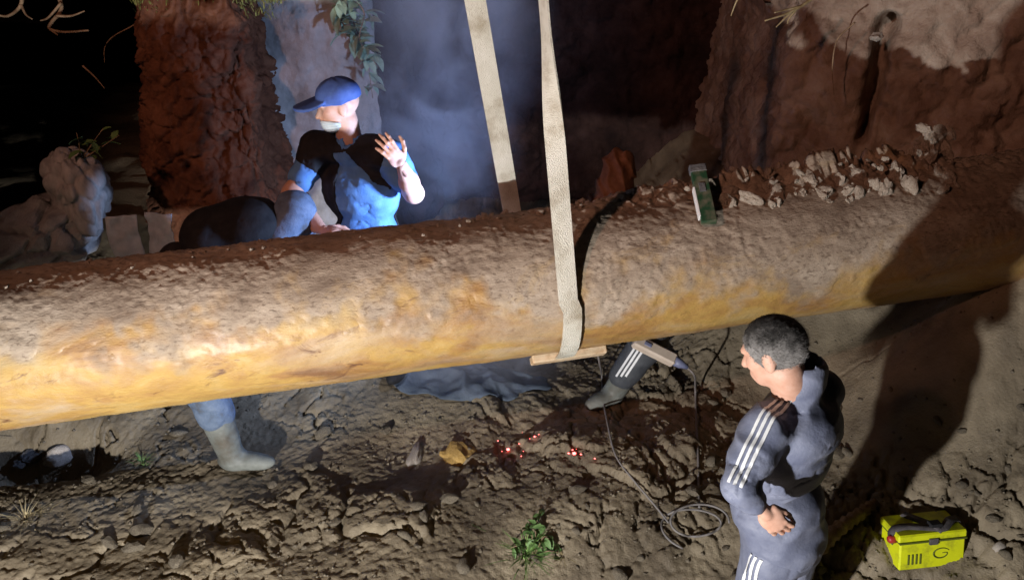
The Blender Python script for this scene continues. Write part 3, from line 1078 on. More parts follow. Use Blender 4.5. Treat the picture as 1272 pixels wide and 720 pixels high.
torso = [ell(chest + fwd * 0.02, (0.150, 0.195, 0.215), TM), ell(waist + fwd * 0.035, (0.168, 0.172, 0.17), TM), cone(nk - up * 0.055 + lft * 0.03, shl + up * 0.0, 0.072, 0.078), cone(nk - up * 0.055 - lft * 0.03, shr, 0.072, 0.078),
         ell(hp + up * 0.03, (0.150, 0.172, 0.16), TM), ell(lerp(nk, hp, 0.2) - fwd * 0.05, (0.11, 0.16, 0.12), TM)]
arm_l = [cone(shl, lerp(shl, elb, .5), 0.082, 0.070), cone(lerp(shl, elb, .5), elb, 0.070, 0.062), cone(elb, lerp(elb, hnd, 0.65), 0.060, 0.045)]
arm_r = [cone(shr, elr, 0.080, 0.062), cone(elr, har, 0.06, 0.042)]
collar = [cone(nk - up * 0.05, nk + up * 0.085 - fwd * 0.010, 0.088, 0.080)]
jk0 = union(torso + arm_l + arm_r + collar, 0.028)


def jk1(p):
    d = wr_j(p)
    dc = np.linalg.norm((p - (nk + up * 0.03 - fwd * 0.004)) @ np.stack([fwd, lft], 1), axis=1) - 0.066
    d = np.maximum(d, (hp[2] - 0.075 + 0.012 * np.sin(p[:, 0] * 21)) - p[:, 2])
    return np.maximum(d, -np.maximum(dc, (nk[2] + 0.02) - p[:, 2]))


wr_j = wrinkle(jk0, 0.0125, 6.5, 5, (1, 1, 1.6))
jacket_f = wrap(jk1, jk0, 0.02)
put("jacket", nets(jacket_f, 0.0075), M['navy'], root)
# three white stripes over the shoulder and down the sleeve, and short sleeve folds of trim
outv = lambda p, a, b: (p - (a + (b - a) * np.clip(((p - a) @ (b - a)) / ((b - a) @ (b - a)), 0, 1)))
view = (CAM - shl); view /= np.linalg.norm(view)
for k in (-1, 0, 1):
    t = np.linspace(0, 1, 46)
    path, outs = [], []
    for s in t:
        if s < 0.3:
            a = s / 0.3
            p = lerp(nk - up * 0.05 + lft * 0.05, shl, a); o_ = lerp(up + lft * 0.15 - fwd * 0.1, up * 0.75 + view * 0.6, a)
        else:
            a = (s - 0.3) / 0.7
            p = lerp(shl, elb, a); o_ = lerp(up * 0.75 + view * 0.6, view * 1.0 + up * 0.2 - RT * 0.25, min(1, a * 1.4))
        path.append(p); outs.append(o_)
    path, outs = np.array(path), np.array(outs)
    tt = np.gradient(path, axis=0); tt /= np.linalg.norm(tt, axis=1)[:, None]
    sd = np.cross(tt, outs); sd /= np.linalg.norm(sd, axis=1)[:, None]
    put("stripe", ribbon(jacket_f, path + sd * 0.021 * k, outs, 0.0105), M['white'], root)
# trousers
tr0 = union([ell(hp - up * 0.02, (0.145, 0.168, 0.13), TM), cone(hp + lft * .08 - up * .03, kL, 0.100, 0.082), cone(kL, aL, 0.082, 0.07), cone(hp - lft * .09 - up * .03, kR, 0.105, 0.082), cone(kR, aR, 0.082, 0.07)], 0.03)
tr_f = wrinkle(tr0, 0.008, 8, 15, (1, 1, 0.7))
put("trousers", nets(tr_f, 0.0085), M['navy'], root)
for k in (-1, 0, 1):
    t = np.linspace(0, 1, 40)
    path = np.array([lerp(hp + lft * 0.09 + up * 0.02, kL, s) if s < .6 else lerp(kL, aL, (s - .6) / .4) for s in t])
    outs = np.array([lft + 0.1 * fwd for s in t])
    put("stripe", ribbon(tr_f, path + fwd * (0.022 * k - 0.01), outs, 0.011), M['white'], root)
# hair: cap of short hair, greying at the sides
def hair_shell(c, HMx, lift, cut, seed, amp=0.003):
    b0 = union(head_parts(c, HMx, 1.07)[:1], 0.02)

    def f(p):
        q = (p - c) @ HMx
        d = b0(p) - lift - amp * fbm(p, 60, 2, .6, seed)
        edge = cut(q) + 0.008 * fbm(p, 40, 2, .6, seed + 4)
        return np.maximum(d, edge)
    return wrap(f, b0, lift + 0.01)


hcut = lambda q: -(q[:, 2] + 0.045 - 1.05 * np.maximum(q[:, 0] - 0.015, 0) - 0.35 * np.maximum(0, q[:, 0] + 0.03) + 0.25 * np.maximum(0, -q[:, 0] - 0.03))
hV, hF = nets(hair_shell(hd, HM, 0.0045, hcut, 3, 0.0015), 0.004)
ho = put("hair", (hV, hF), M['hair'], root)


def grey_of(W_):
    q_ = (W_ - hd) @ HM
    return np.clip(sst(0.105, 0.025, q_[:, 2] + 0.30 * np.maximum(-q_[:, 0], 0)) + 0.3 * fbm(W_, 30, 2, .6, 9), 0, 1).astype(np.float32)


ho.data.attributes.new("grey", 'FLOAT', 'POINT').data.foreach_set("value", grey_of(hV))
# short cropped strands
pk_ = rng.integers(0, len(hV), 9000)
qn = ((hV[pk_] - hd) @ HM) / np.array([0.098, 0.078, 0.088]) ** 2
qn /= np.linalg.norm(qn, axis=1)[:, None]
flow = np.array([-0.8, 0, -0.55]) + rng.normal(0, .35, (9000, 3))
dr = (0.45 * qn + flow * 0.8) @ HM.T
dr /= np.linalg.norm(dr, axis=1)[:, None]
sw_ = np.cross(dr, qn @ HM.T) * 0.0009
b_ = hV[pk_] + rng.normal(0, .002, (9000, 3))
ln_ = rng.uniform(.005, .010, (9000, 1))
SV = np.stack([b_ - sw_, b_ + sw_, b_ + dr * ln_ + sw_ * .3, b_ + dr * ln_ - sw_ * .3], 1).reshape(-1, 3)
so_ = put("hair_strands", (SV, np.arange(36000).reshape(-1, 4)), M['hair'], root)
so_.data.attributes.new("grey", 'FLOAT', 'POINT').data.foreach_set("value", np.clip(grey_of(SV) + np.repeat(rng.normal(0, .25, 9000), 4), 0, 1).astype(np.float32))
so_["kind"] = "stuff"
sh = union([ell(np.array([*aL[:2], fl + 0.05]) + fwd * 0.07, (0.14, 0.052, 0.05), TM), cone(aL - up * .03, aL + up * .02, .05, .05)], 0.02)
put("shoe", nets(sh, 0.012), M['black'], root)
sh = union([ell(np.array([*aR[:2], fl + 0.05]) + fwd * 0.07, (0.14, 0.052, 0.05), TM), cone(aR - up * .03, aR + up * .02, .05, .05)], 0.02)
put("shoe", nets(sh, 0.012), M['black'], root)

# --- the man in the blue cap behind the pipe
Yb = 4.28
hd = at(420, 132, Yb)
nk = at(436, 172, Yb + 0.02)
hp = at(466, 318, Yb + 0.05)
fl = gz(hp[0], hp[1])
root = person((hp[0], hp[1], fl), "man in blue cap and blue shirt with black painted chest shade behind the pipe, one forearm raised")
fwd = np.array([-0.30, -0.95, 0.0]); fwd /= np.linalg.norm(fwd)
lft = np.cross(up, fwd)
TM = frame(fwd)
HM = frame([-0.93, -0.34, -0.12])
shl = nk - up * 0.07 + lft * 0.20
shr = nk - up * 0.085 - lft * 0.20
elb = at(514, 240, Yb - 0.13)
wrs = at(499, 205, Yb - 0.27)
elr = at(362, 240, Yb - 0.02)
har = at(400, 285, Yb - 0.22)
kL, kR = hp + lft * 0.11 - up * (hp[2] - fl) * 0.48, hp - lft * 0.11 - up * (hp[2] - fl) * 0.48
aL, aR = np.array([*(kL + lft * .02)[:2], fl + 0.09]), np.array([*(kR - lft * .02)[:2], fl + 0.09])
hand = hand_parts(wrs, at(482, 183, Yb - 0.30) - wrs, np.array([-0.45, 0.85, -0.2]), np.array([0.5, 0, 0.8]), (0.30, 0.36, 0.42, 0.5), 0.08, 0.3)
handr = hand_parts(har, at(425, 290, Yb - .3) - har, np.array([0, 0.3, -1]), np.array([0, 1, 0.3]), (0.5, .5, .55, .6))
hg = nets(union(head_parts(hd, HM) + [cone(hd - HM[:, 2] * 0.07 - HM[:, 0] * 0.02, nk - up * 0.05, 0.060, 0.066)], 0.018), 0.006)
under = union([cone(nk - up * .05, hp, .055, .08), cone(nk - up * .06, shl, .05, .05), cone(nk - up * .06, shr, .05, .05), cone(shl, elb, 0.056, 0.047), cone(elb, lerp(elb, wrs, .4), 0.048, 0.047), cone(lerp(elb, wrs, .4), wrs, .047, .028),
               cone(shr, elr, 0.056, 0.046), cone(elr, lerp(elr, har, .4), 0.047, 0.044), cone(lerp(elr, har, .4), har, .044, .028),
               cone(hp + lft * .08, kL, .075, .05), cone(kL, aL, .05, .036), cone(hp - lft * .08, kR, .075, .05), cone(kR, aR, .05, .036)], 0.03)
put("body", cat_geo([hg, nets(under, 0.011), nets(union(hand, 0.006), 0.004), nets(union(handr, 0.006), 0.006)]), M['skin'], root)
chest = lerp(nk, hp, 0.42)
waist = lerp(nk, hp, 0.85)
ts0 = union([ell(chest, (0.135, 0.205, 0.20), TM), ell(waist + fwd * 0.03, (0.150, 0.185, 0.20), TM), cone(nk - up * .045 + lft * .03, shl, 0.068, 0.082), cone(nk - up * .045 - lft * .03, shr, 0.068, 0.082),
             cone(shl, lerp(shl, elb, .62), 0.082, 0.076), cone(shr, lerp(shr, elr, .62), 0.082, 0.076), cone(nk - up * .06, nk - up * .01, .08, .074)], 0.03)
ts = wrinkle(ts0, 0.013, 6.5, 25, (1, 1, 1.6))


def ts1(p):
    d = ts(p)
    dc = np.linalg.norm((p - nk) @ np.stack([fwd, lft], 1), axis=1) - 0.067
    return np.maximum(d, -np.maximum(dc, (nk[2] - 0.035) - p[:, 2]))


put("shirt", nets(wrap(ts1, ts0, 0.02), 0.0085), M['blueshirt'], root)
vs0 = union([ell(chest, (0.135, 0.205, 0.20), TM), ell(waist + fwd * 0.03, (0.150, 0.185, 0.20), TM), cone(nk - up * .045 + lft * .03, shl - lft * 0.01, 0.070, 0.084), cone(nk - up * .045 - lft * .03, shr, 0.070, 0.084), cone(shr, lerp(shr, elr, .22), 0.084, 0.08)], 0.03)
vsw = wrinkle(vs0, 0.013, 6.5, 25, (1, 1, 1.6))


def chest_shade(p):  # black shell cut to the outline of the shadow on his chest
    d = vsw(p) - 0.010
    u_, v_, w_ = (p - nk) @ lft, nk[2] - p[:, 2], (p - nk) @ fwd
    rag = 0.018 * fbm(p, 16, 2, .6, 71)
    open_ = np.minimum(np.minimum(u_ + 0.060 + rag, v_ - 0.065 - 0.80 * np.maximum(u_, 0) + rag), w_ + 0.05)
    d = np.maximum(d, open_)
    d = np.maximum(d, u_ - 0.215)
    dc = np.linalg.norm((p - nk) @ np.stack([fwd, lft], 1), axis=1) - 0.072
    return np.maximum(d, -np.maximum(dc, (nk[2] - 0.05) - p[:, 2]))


put("chest_shade", nets(wrap(chest_shade, vs0, 0.02), 0.008), M['black'], root)
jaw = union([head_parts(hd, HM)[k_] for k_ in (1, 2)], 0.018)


def chin_lightf(p):  # pale blue shell standing for the blue light on chin and jaw
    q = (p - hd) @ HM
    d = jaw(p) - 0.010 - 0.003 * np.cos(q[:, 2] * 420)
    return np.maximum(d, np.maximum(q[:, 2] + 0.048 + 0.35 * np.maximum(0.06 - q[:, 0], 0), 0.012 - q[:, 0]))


put("chin_light", nets(wrap(chin_lightf, jaw, 0.015), 0.0045), M['chinlit'], root)
tr0 = union([ell(hp - up * 0.04, (0.155, 0.185, 0.12), TM), cone(hp + lft * .09 - up * .03, kL, 0.10, 0.08), cone(kL, aL, 0.08, 0.07), cone(hp - lft * .09 - up * .03, kR, 0.10, 0.08), cone(kR, aR, 0.08, 0.07)], 0.03)
put("trousers", nets(tr0, 0.016), M['black'], root)
for a_ in (aL, aR):
    put("boot", nets(union([ell(a_ + fwd * .07 - up * .04, (.14, .052, .05), TM), cone(a_ - up * .04, a_ + up * .15, .055, .06)], .02), 0.015), M['black'], root)
b0 = union(head_parts(hd, HM)[:1], 0.02)
brim_c = hd + HM @ np.array([0.118, 0, 0.052])


def capf(p):
    q = (p - hd) @ HM
    dome = np.maximum(b0(p) - 0.014 - 0.012 * sst(0.02, 0.1, q[:, 2]), -(q[:, 2] - 0.030 + 0.10 * q[:, 0] * (q[:, 0] < 0)))
    seam = 0.0015 * np.cos(np.arctan2(q[:, 1], q[:, 0]) * 6)
    qb = (p - brim_c) @ HM
    e = np.sqrt((qb[:, 0] / 0.098) ** 2 + (qb[:, 1] / 0.082) ** 2)
    zc = qb[:, 2] + 0.20 * np.maximum(qb[:, 0], -0.05) + 2.2 * qb[:, 1] ** 2
    brim = np.maximum((e - 1) * 0.082, np.abs(zc) - 0.0075)
    return np.minimum(dome + seam, brim)


capf.lo, capf.hi = hd - 0.26, hd + 0.26
put("cap", nets(capf, 0.0045), M['cap'], root)

# --- the person bending at the left behind the pipe: black back, blue knee, rubber boot under the pipe
toe = gp(318, 585)
heel = gp(283, 578)
ank = lerp(heel, toe, 0.22) + up * 0.09
kne = at(258, 500, ank[1] + 0.05) + up * 0.10
hpB = at(366, 262, 4.12)
root = person((ank[0], ank[1], gz(ank[0], ank[1])), "person bending down behind the pipe in black top, one grey rubber boot below pipe")
dirt = toe - heel; dirt[2] = 0; dirt /= np.linalg.norm(dirt)
BM = frame(dirt)
a2 = np.array([hpB[0] + 0.10, hpB[1] + 0.12, gz(hpB[0], hpB[1]) + 0.09])
k2 = lerp(hpB, a2, 0.5) + np.array([-0.05, -0.02, 0])
shB = at(262, 292, 4.0)
hB = at(222, 330, 3.95)
bodyB = union([cone(hpB, shB, .05, .07), ell(hB, (.09, .08, .11)), cone(shB, hB, .06, .06), cone(hpB, kne, .055, .055), cone(kne, ank, .052, .04), cone(hpB, k2, .055, .055), cone(k2, a2, .05, .04),
               cone(shB + np.array([0, -.1, 0]), shB + np.array([0.05, -0.2, -0.32]), .05, .035), cone(shB + np.array([0, .1, 0]), shB + np.array([0.05, 0.1, -0.4]), .05, .035)], 0.03)
put("body", nets(bodyB, 0.015), M['tan_skin'], root)
jb = wrinkle(union([ell(lerp(hpB, shB, .62), np.array([.20, .20, .135]), frame(shB - hpB)), ell(shB, (.15, .19, .13), frame(shB - hpB)), cone(shB + np.array([0, -.12, 0]), shB + np.array([0.05, -0.2, -0.25]), .08, .06), cone(shB + np.array([0, .12, 0]), shB + np.array([0.05, 0.1, -0.3]), .08, .06)], 0.04), 0.008, 7, 35)
put("jacket", nets(jb, 0.012), M['black'], root)
put("hood", nets(ell(hB, (.105, .098, .125)), 0.012), M['black'], root)
tb = wrinkle(union([ell(hpB, (.085, .11, .10)), cone(hpB, kne, .10, .10), cone(kne, lerp(kne, ank, .42), .098, .09), cone(hpB, k2, .09, .09), cone(k2, a2 + up * .2, .09, .075)], .03), 0.010, 9, 37)
put("trousers", nets(tb, 0.011), M['palecloth'], root)
for A_, K_ in ((ank, kne), (a2, k2)):
    topb = lerp(A_, K_, 0.62)
    fz = gz(A_[0], A_[1])
    bt = union([cone(A_ - up * 0.02, topb, 0.062, 0.082), ell(np.array([A_[0], A_[1], A_[2] - 0.045]) + dirt * 0.085, (0.135, 0.052, 0.045), BM), ell(np.array([A_[0], A_[1], A_[2] - 0.05]), (0.075, 0.05, 0.04), BM)], 0.03)
    put("boot", nets(wrinkle(bt, 0.004, 11, 41, (1, 1, 2)), 0.0075), M['rubber'], root)

# --- the person crouching at the right behind the pipe: brown back above it, striped leg below it
toe = gp(752, 505)
ank = toe + np.array([0.05, 0.05, 0.09])
kne = at(806, 424, ank[1] - 0.02)
hpC = kne + np.array([0.05, 0.36, 0.10])
shC = at(762, 262, hpC[1] + 0.05)
hC = at(742, 285, hpC[1] - 0.12)
root = person((ank[0], ank[1], gz(ank[0], ank[1])), "person crouching behind the pipe, wrinkled brown top above it, striped trouser leg below")
k2 = hpC + np.array([0.10, 0.12, 0.05])
a2 = np.array([k2[0] + .05, k2[1] + .2, gz(k2[0], k2[1]) + .09])
put("body", nets(union([cone(hpC, shC, .11, .11), ell(hC, (.09, .08, .11)), cone(shC, hC, .06, .06), cone(hpC, kne, .07, .05), cone(kne, ank, .05, .04), cone(hpC, k2, .07, .05), cone(k2, a2, .05, .04)], .03), 0.015), M['tan_skin'], root)
pk = at(768, 205, shC[1])
jc = union([ell(lerp(hpC, shC, .5), (.15, .17, .26), frame([1, 0, 0], shC - hpC)), ell(shC, (.14, .15, .13)), cone(shC, pk, .13, .085), cone(shC + np.array([-.12, 0, 0]), hC + np.array([-.16, -.10, -.22]), .08, .055), cone(shC + np.array([.12, -.02, -.02]), kne + np.array([.05, -.02, .12]), .08, .055)], .03)


def jc1(p):
    d = jc(p)
    near = np.abs(d) < 0.06
    if near.any():
        q_ = p[near]
        ph = (q_[:, 0] - pk[0]) * 62 + (q_[:, 2] - pk[2]) * 22 + 2.5 * fbm(q_, 7, 2, .5, 51)
        d[near] -= 0.014 * (1 - 1.5 * np.abs(np.sin(ph * 0.8)))
    return d


put("jacket", nets(wrap(jc1, jc, 0.02), 0.0085), M['browncloth'], root)
tc0 = union([ell(hpC, (.15, .15, .13)), cone(hpC, kne, .11, .095), cone(kne, lerp(kne, ank, .72), .098, .080), cone(hpC, k2, .11, .09), cone(k2, a2 + up * .1, .09, .075)], .03)
tcf = wrinkle(tc0, 0.007, 9, 57)
put("trousers", nets(tcf, 0.009), M['greycloth'], root)
for k in (-1, 0, 1):
    path = np.array([lerp(kne + up * .03, lerp(kne, ank, .74), s) for s in np.linspace(0, 1, 26)])
    outs = np.array([CAM - p for p in path])
    put("stripe", ribbon(tcf, path + RT * (0.026 * k - 0.012), outs, 0.012, 0.004), M['white'], root)
for A_, K_ in ((ank, kne), (a2, k2)):
    CM = frame([-0.8, -0.55, 0])
    bt = union([cone(A_ - up * .02, lerp(A_, K_, .45), .062, .072), ell(A_ + np.array([-.06, -.04, -.045]), (.13, .055, .047), CM)], .03)
    put("boot", nets(bt, 0.010), M['rubber'], root)

# ------------------------------------------------------------------ tool, cables
p0, p1 = at(790, 424, 3.98), at(836, 447, 3.94)
ax = (p1 - p0) / np.linalg.norm(p1 - p0)
TMx = frame(ax, [0, -0.5, 0.85])
tool = empty("hand_tool", lerp(p0, p1, 0.5))
tag(tool, "beige bar-shaped hand tool with a grey cable, in front of the striped trouser leg", "tool")
Lh = np.linalg.norm(p1 - p0) / 2 + 0.012
V, Fc = box_geo((0, 0, 0), (Lh, 0.034, 0.028), TMx, 0.35)
mesh_obj("tool_body", V, Fc, M['beige'], tool, False)
V, Fc = tube_geo([ax * (Lh - .005), ax * (Lh + .03), ax * (Lh + .05), ax * (Lh + .075)], [.028, .026, .018, .012], 12)
mesh_obj("cable_gland", V, Fc, M['blueplastic'], tool)
V, Fc = box_geo(TMx[:, 2] * 0.031 - ax * 0.05, (0.02, 0.009, 0.005), TMx, 0.3)
mesh_obj("switch", V, Fc, M['blueplastic'], tool, False)


def gpath(pix, lift=0.012):
    out = []
    for a, b_ in pix:
        p = gp(a, b_)
        out.append(p + np.array([0, 0, lift]))
    return out


pts = [p1 + ax * 0.08, p1 + ax * 0.13 + np.array([0, 0, -0.03])] + gpath([(863, 490), (864, 520), (866, 560), (867, 600), (868, 636)], 0.03)
V, Fc = tube_geo(spline(pts, 80), 0.0062, 8)
o = mesh_obj("tool_cable", np.array(V) - np.array(tool.location), Fc, M['cable'], tool)
coil = []
for k in range(100):
    a = k / 100 * 2 * math.pi * 1.7 + 2.0
    rx, ry = 34 + 9 * math.sin(k * .083), 21 + 7 * math.cos(k * .061)
    p = gp(862 + rx * math.cos(a), 659 + ry * math.sin(a))
    coil.append(p + np.array([0, 0, 0.02 + 0.0003 * k]))
coil = np.array(coil)
for _ in range(3): coil[1:-1] = (coil[:-2] + coil[1:-1] * 2 + coil[2:]) / 4
V, Fc = tube_geo(coil, 0.0055, 8)
tag(mesh_obj("cable_coil", V, Fc, M['cable']), "loose loops of grey cable lying on the mud beside the tracksuit man", "cable")
pts = gpath([(747, 470), (749, 500), (754, 530), (764, 570), (785, 600), (812, 632), (830, 655)], 0.030)
pts = [at(742, 438, 3.75), at(745, 452, 3.85)] + pts
V, Fc = tube_geo(spline(pts, 90), 0.0052, 8)
tag(mesh_obj("trailing_cable", V, Fc, M['cable']), "thin grey cable trailing from the sling batten across the mud to the coil", "cable")

# ------------------------------------------------------------------ yellow welding box
bp_ = gp(1152, 702)
bz = bp_[2]
yb = empty("welding_box", (bp_[0], bp_[1] + 0.06, bz - 0.01))
tag(yb, "bright yellow welding machine box with grey carry strap on the dark mud", "welder")
yb.rotation_euler = (R(-13), R(-3), R(5))
yb.scale = (0.9, 0.9, 0.9)
V, Fc = box_geo((0, 0, 0.075), (0.165, 0.095, 0.075), None, 0.10)
bd = mesh_obj("box_body", V, Fc, M['yellow'], yb, False)
V, Fc = box_geo((0, 0.005, 0.172), (0.172, 0.100, 0.020), None, 0.35)
mesh_obj("lid", V, Fc, M['yellow'], yb, False)
V, Fc = box_geo((0, -0.003, 0.151), (0.169, 0.099, 0.004), None, 0.2)
mesh_obj("lid_seam", V, Fc, M['ydark'], yb, False)
for k in range(4):
    V, Fc = box_geo((-0.120 + 0.020 * k, -0.0965, 0.060), (0.004, 0.0025, 0.028), None, 0.3)
    mesh_obj("vent_slot", V, Fc, M['ydark'], bd, False)
V, Fc = box_geo((0.0, -0.101, 0.150), (0.022, 0.006, 0.016), None, 0.3)
mesh_obj("latch", V, Fc, M['webdark'], yb, False)
# swirl emblem on the front
sw = []
for k in range(44):
    a = 0.5 + k / 43 * 5.9
    r_ = 0.034 - 0.011 * (k / 43) ** 2
    sw.append((0.045 + r_ * 1.25 * math.cos(a), -0.0965, 0.078 + r_ * 0.85 * math.sin(a)))
sw += [(0.062, -0.0965, 0.082), (0.050, -0.0965, 0.080)]
V, Fc = tube_geo(sw, [0.0016 + 0.0022 * math.sin(min(1, k / 44) * 3.0) for k in range(len(sw))], 6)
mesh_obj("emblem", V, Fc, M['ydark'], bd)
for pth in ([(-0.175, -0.02, 0.12), (-0.178, -0.03, 0.18), (-0.12, -0.035, 0.207), (0.0, -0.06, 0.203), (0.06, -0.075, 0.203), (0.12, -0.03, 0.215), (0.178, -0.0, 0.19), (0.180, 0.0, 0.12)],
            [(-0.06, 0.09, 0.200), (-0.02, 0.02, 0.204), (0.03, -0.06, 0.206), (0.05, -0.092, 0.196)]):
    c_ = spline(pth, 40)
    t_ = np.gradient(c_, axis=0); V = []
    for p_, tt in zip(c_, t_):
        s_ = np.cross(tt, [0, -0.2, 1]) if abs(tt[2]) < abs(tt[0]) + abs(tt[1]) else np.cross(tt, [1, 0, 0]); s_ /= np.linalg.norm(s_)
        if V and s_ @ (V[-3] - V[-4]) < 0: s_ = -s_
        nn = np.cross(s_, tt); nn /= np.linalg.norm(nn)
        V += [p_ - s_ * .022 - nn * .003, p_ + s_ * .022 - nn * .003, p_ + s_ * .022 + nn * .003, p_ - s_ * .022 + nn * .003]
    Fc = []
    for i in range(len(c_) - 1):
        for k in range(4): Fc.append((i * 4 + k, i * 4 + (k + 1) % 4, i * 4 + 4 + (k + 1) % 4, i * 4 + 4 + k))
    mesh_obj("carry_strap", V, Fc, M['webdark'], yb)
V, Fc = box_geo((0.03, -0.05, 0.214), (0.028, 0.024, 0.009), None, 0.3)
mesh_obj("buckle", V, Fc, M['black'], yb, False)
V, Fc = tube_geo([(-0.165, -0.05, 0.15), (-0.195, -0.05, 0.155), (-0.205, -0.05, 0.155)], [0.018, 0.02, 0.013], 12)
mesh_obj("connector", V, Fc, M['redplastic'], yb)

# ------------------------------------------------------------------ green strip standing on the pipe
gb_ = phit(881, 277, PR + 0.05)
gt_ = gb_ + (dep(866, 208, np.dot(gb_ - CAM, FW) + 0.12) - gb_)
ga = (gt_ - gb_); gl = np.linalg.norm(ga); ga /= gl
GM = frame(ga, [0, -1, 0.2])
lv = empty("spirit_level", gb_)
tag(lv, "green plastic level standing tilted in the crumbly soil on top of pipe", "level")
V, Fc = box_geo(ga * gl / 2, (gl / 2, 0.034, 0.018), GM, 0.2)
mesh_obj("level_body", V, Fc, M['green'], lv, False)
V, Fc = box_geo(ga * (gl - 0.012), (0.02, 0.037, 0.020), GM, 0.2)
mesh_obj("end_cap", V, Fc, M['darkstone'], lv, False)
V, Fc = box_geo(ga * gl * 0.36 + GM[:, 1] * 0.036, (gl * 0.26, 0.004, 0.019), GM, 0.2)
mesh_obj("pale_edge", V, Fc, M['white'], lv, False)
V, Fc = box_geo(ga * gl * 0.6 + GM[:, 2] * 0.018, (0.022, 0.014, 0.004), GM, 0.3)
mesh_obj("vial", V, Fc, M['darkstone'], lv, False)

# ------------------------------------------------------------------ stones and debris
def rock(name, loc, sc, m, label, cat, seed, rot=0, group=None, sub=4, rough=0.3):
    me = clod_mesh(name, seed, m, sub, rough)
    o = bpy.data.objects.new(name, me)
    COL.objects.link(o)
    o.location = [float(v) for v in loc]
    o.scale = sc
    o.rotation_euler = (0.1, -0.1, rot)
    return tag(o, label, cat, group)


rock("stone", gp(516, 568) + up * .01, (.035, .13, .05), M['stone'], "elongated pale beige stone set in the mud beside the ochre lump", "stone", 60, -0.1, None, 3)
rock("clay_lump", gp(569, 566), (.10, .12, .07), M['ochre'], "ochre yellow clay lump in the mud below the pipe", "clay", 61, 0.4, None, 3)
rock("stone", gp(75, 578) + up * .06, (.075, .07, .09), M['stone'], "round stone at the edge of the black hole under the pipe's left end", "stone", 62, 0.3, None, 3)
rock("stone", gp(38, 572) + up * .03, (.09, .06, .05), M['darkstone'], "grey stone inside the black hole at the far left under the pipe", "stone", 63, 0.9, None, 3)
rock("stone", gp(1242, 680), (.035, .03, .035), M['stone'], "small pale stone on the mud right of the yellow box", "stone", 64, 0.2, None, 2)
rock("stone", at(1090, 46, 4.93), (.045, .04, .04), M['stone'], "small white stone on top of the right-hand bank at its carved-in shadow", "stone", 65, 0.2, None, 2)
# grey clay boulders at the far left behind the pipe
bl = at(68, 275, 4.7)
rock("clay_boulder", at(95, 235, 4.75), (.17, .22, .42), M['grey'], "tall grey clay boulder at left behind the pipe, leafy plant on top", "boulder", 66, 0.3, None, 5, 0.22)
rock("clay_boulder", at(45, 300, 4.6), (.36, .28, .34), M['grey'], "wide low grey clay boulder at the far left just behind the pipe", "boulder", 67, 1.0, None, 5, 0.22)
# plastic sheet pieces
def sheet(name, c, wd, ht, seed, m, label, cat, lean=0.2, yaw=0.0):
    nu, nv = 26, 30
    U, Vv = np.meshgrid(np.linspace(-.5, .5, nu), np.linspace(0, 1, nv), indexing='ij')
    P_ = np.stack([U.ravel() * wd, np.zeros(U.size), Vv.ravel() * ht], 1)
    d = 0.035 * fbm(P_ + seed, 6, 3, .55, seed) + 0.02 * np.abs(fbm(P_ * np.array([1, 1, .4]) + seed, 11, 2, .5, seed + 3))
    P_[:, 1] = d + lean * P_[:, 2]
    P_[:, 0] += 0.03 * fbm(P_, 5, 2, .5, seed + 8) + yaw * 0
    cs, sn = math.cos(yaw), math.sin(yaw)
    P_ = P_ @ np.array([[cs, sn, 0], [-sn, cs, 0], [0, 0, 1]])
    o = mesh_obj(name, P_, grid_faces(nu, nv), m)
    o.location = [float(v) for v in c]
    so = o.modifiers.new("thickness", 'SOLIDIFY'); so.thickness = 0.006
    return tag(o, label, cat)


sheet("plastic_sheet", at(163, 330, 4.50), 0.16, 0.30, 3, M['plastic'], "dull grey crumpled plastic sheet standing behind the pipe, left of the shinier one", "plastic sheet", 0.15, 0.15)
sheet("plastic_bag", at(204, 330, 4.46), 0.17, 0.31, 9, M['plastic'], "shiny grey crumpled plastic bag behind the pipe below the red earth block", "bag", 0.12, -0.2)

# slate-blue cloth lying on the mud under the pipe
cc = gp(572, 484)
nu, nv = 90, 44
U, Vv = np.meshgrid(np.linspace(-1, 1, nu), np.linspace(-1, 1, nv), indexing='ij')
ang_ = np.arctan2(Vv, U)
sq = np.maximum(np.abs(U), np.abs(Vv)) / (np.sqrt(U * U + Vv * Vv) + 1e-6)
T3 = np.stack([U.ravel(), Vv.ravel(), 0 * U.ravel()], 1)
rad_ = (1 + 0.22 * fbm(np.stack([np.cos(ang_).ravel(), np.sin(ang_).ravel(), 0 * ang_.ravel()], 1), 1.7, 3, .5, 5)) * sq.ravel()
TX, TY = cc[0] + U.ravel() * rad_ * 0.42, cc[1] + 0.10 + Vv.ravel() * rad_ * 0.20
zg = np.array([gz(a, b_) for a, b_ in zip(TX, TY)]).reshape(nu, nv)
for _ in range(4):
    zg[1:-1, 1:-1] = (zg[1:-1, 1:-1] * 2 + zg[:-2, 1:-1] + zg[2:, 1:-1] + zg[1:-1, :-2] + zg[1:-1, 2:]) / 6
TP = np.stack([TX, TY, zg.ravel()], 1)
fold = 0.040 * (1 - 2 * np.abs(fbm(TP * np.array([1, 1.5, 1]), 4.2, 3, .55, 33))) + 0.03
TP[:, 2] += np.maximum(fold, 0.008) * (1 - 0.75 * np.maximum(np.abs(T3[:, 0]), np.abs(T3[:, 1])) ** 3) + 0.006
cl_ = mesh_obj("crumpled_cloth", TP, grid_faces(nu, nv), mat("slate_blue_cloth", (0.04, 0.055, 0.08), (0.075, 0.10, 0.14), (0.11, 0.14, 0.19), 7, 0.75, None, 0.3, 60))
cl_.modifiers.new("thickness", 'SOLIDIFY').thickness = 0.006
tag(cl_, "crumpled slate-blue cloth lying on the mud under the middle of the pipe", "cloth")

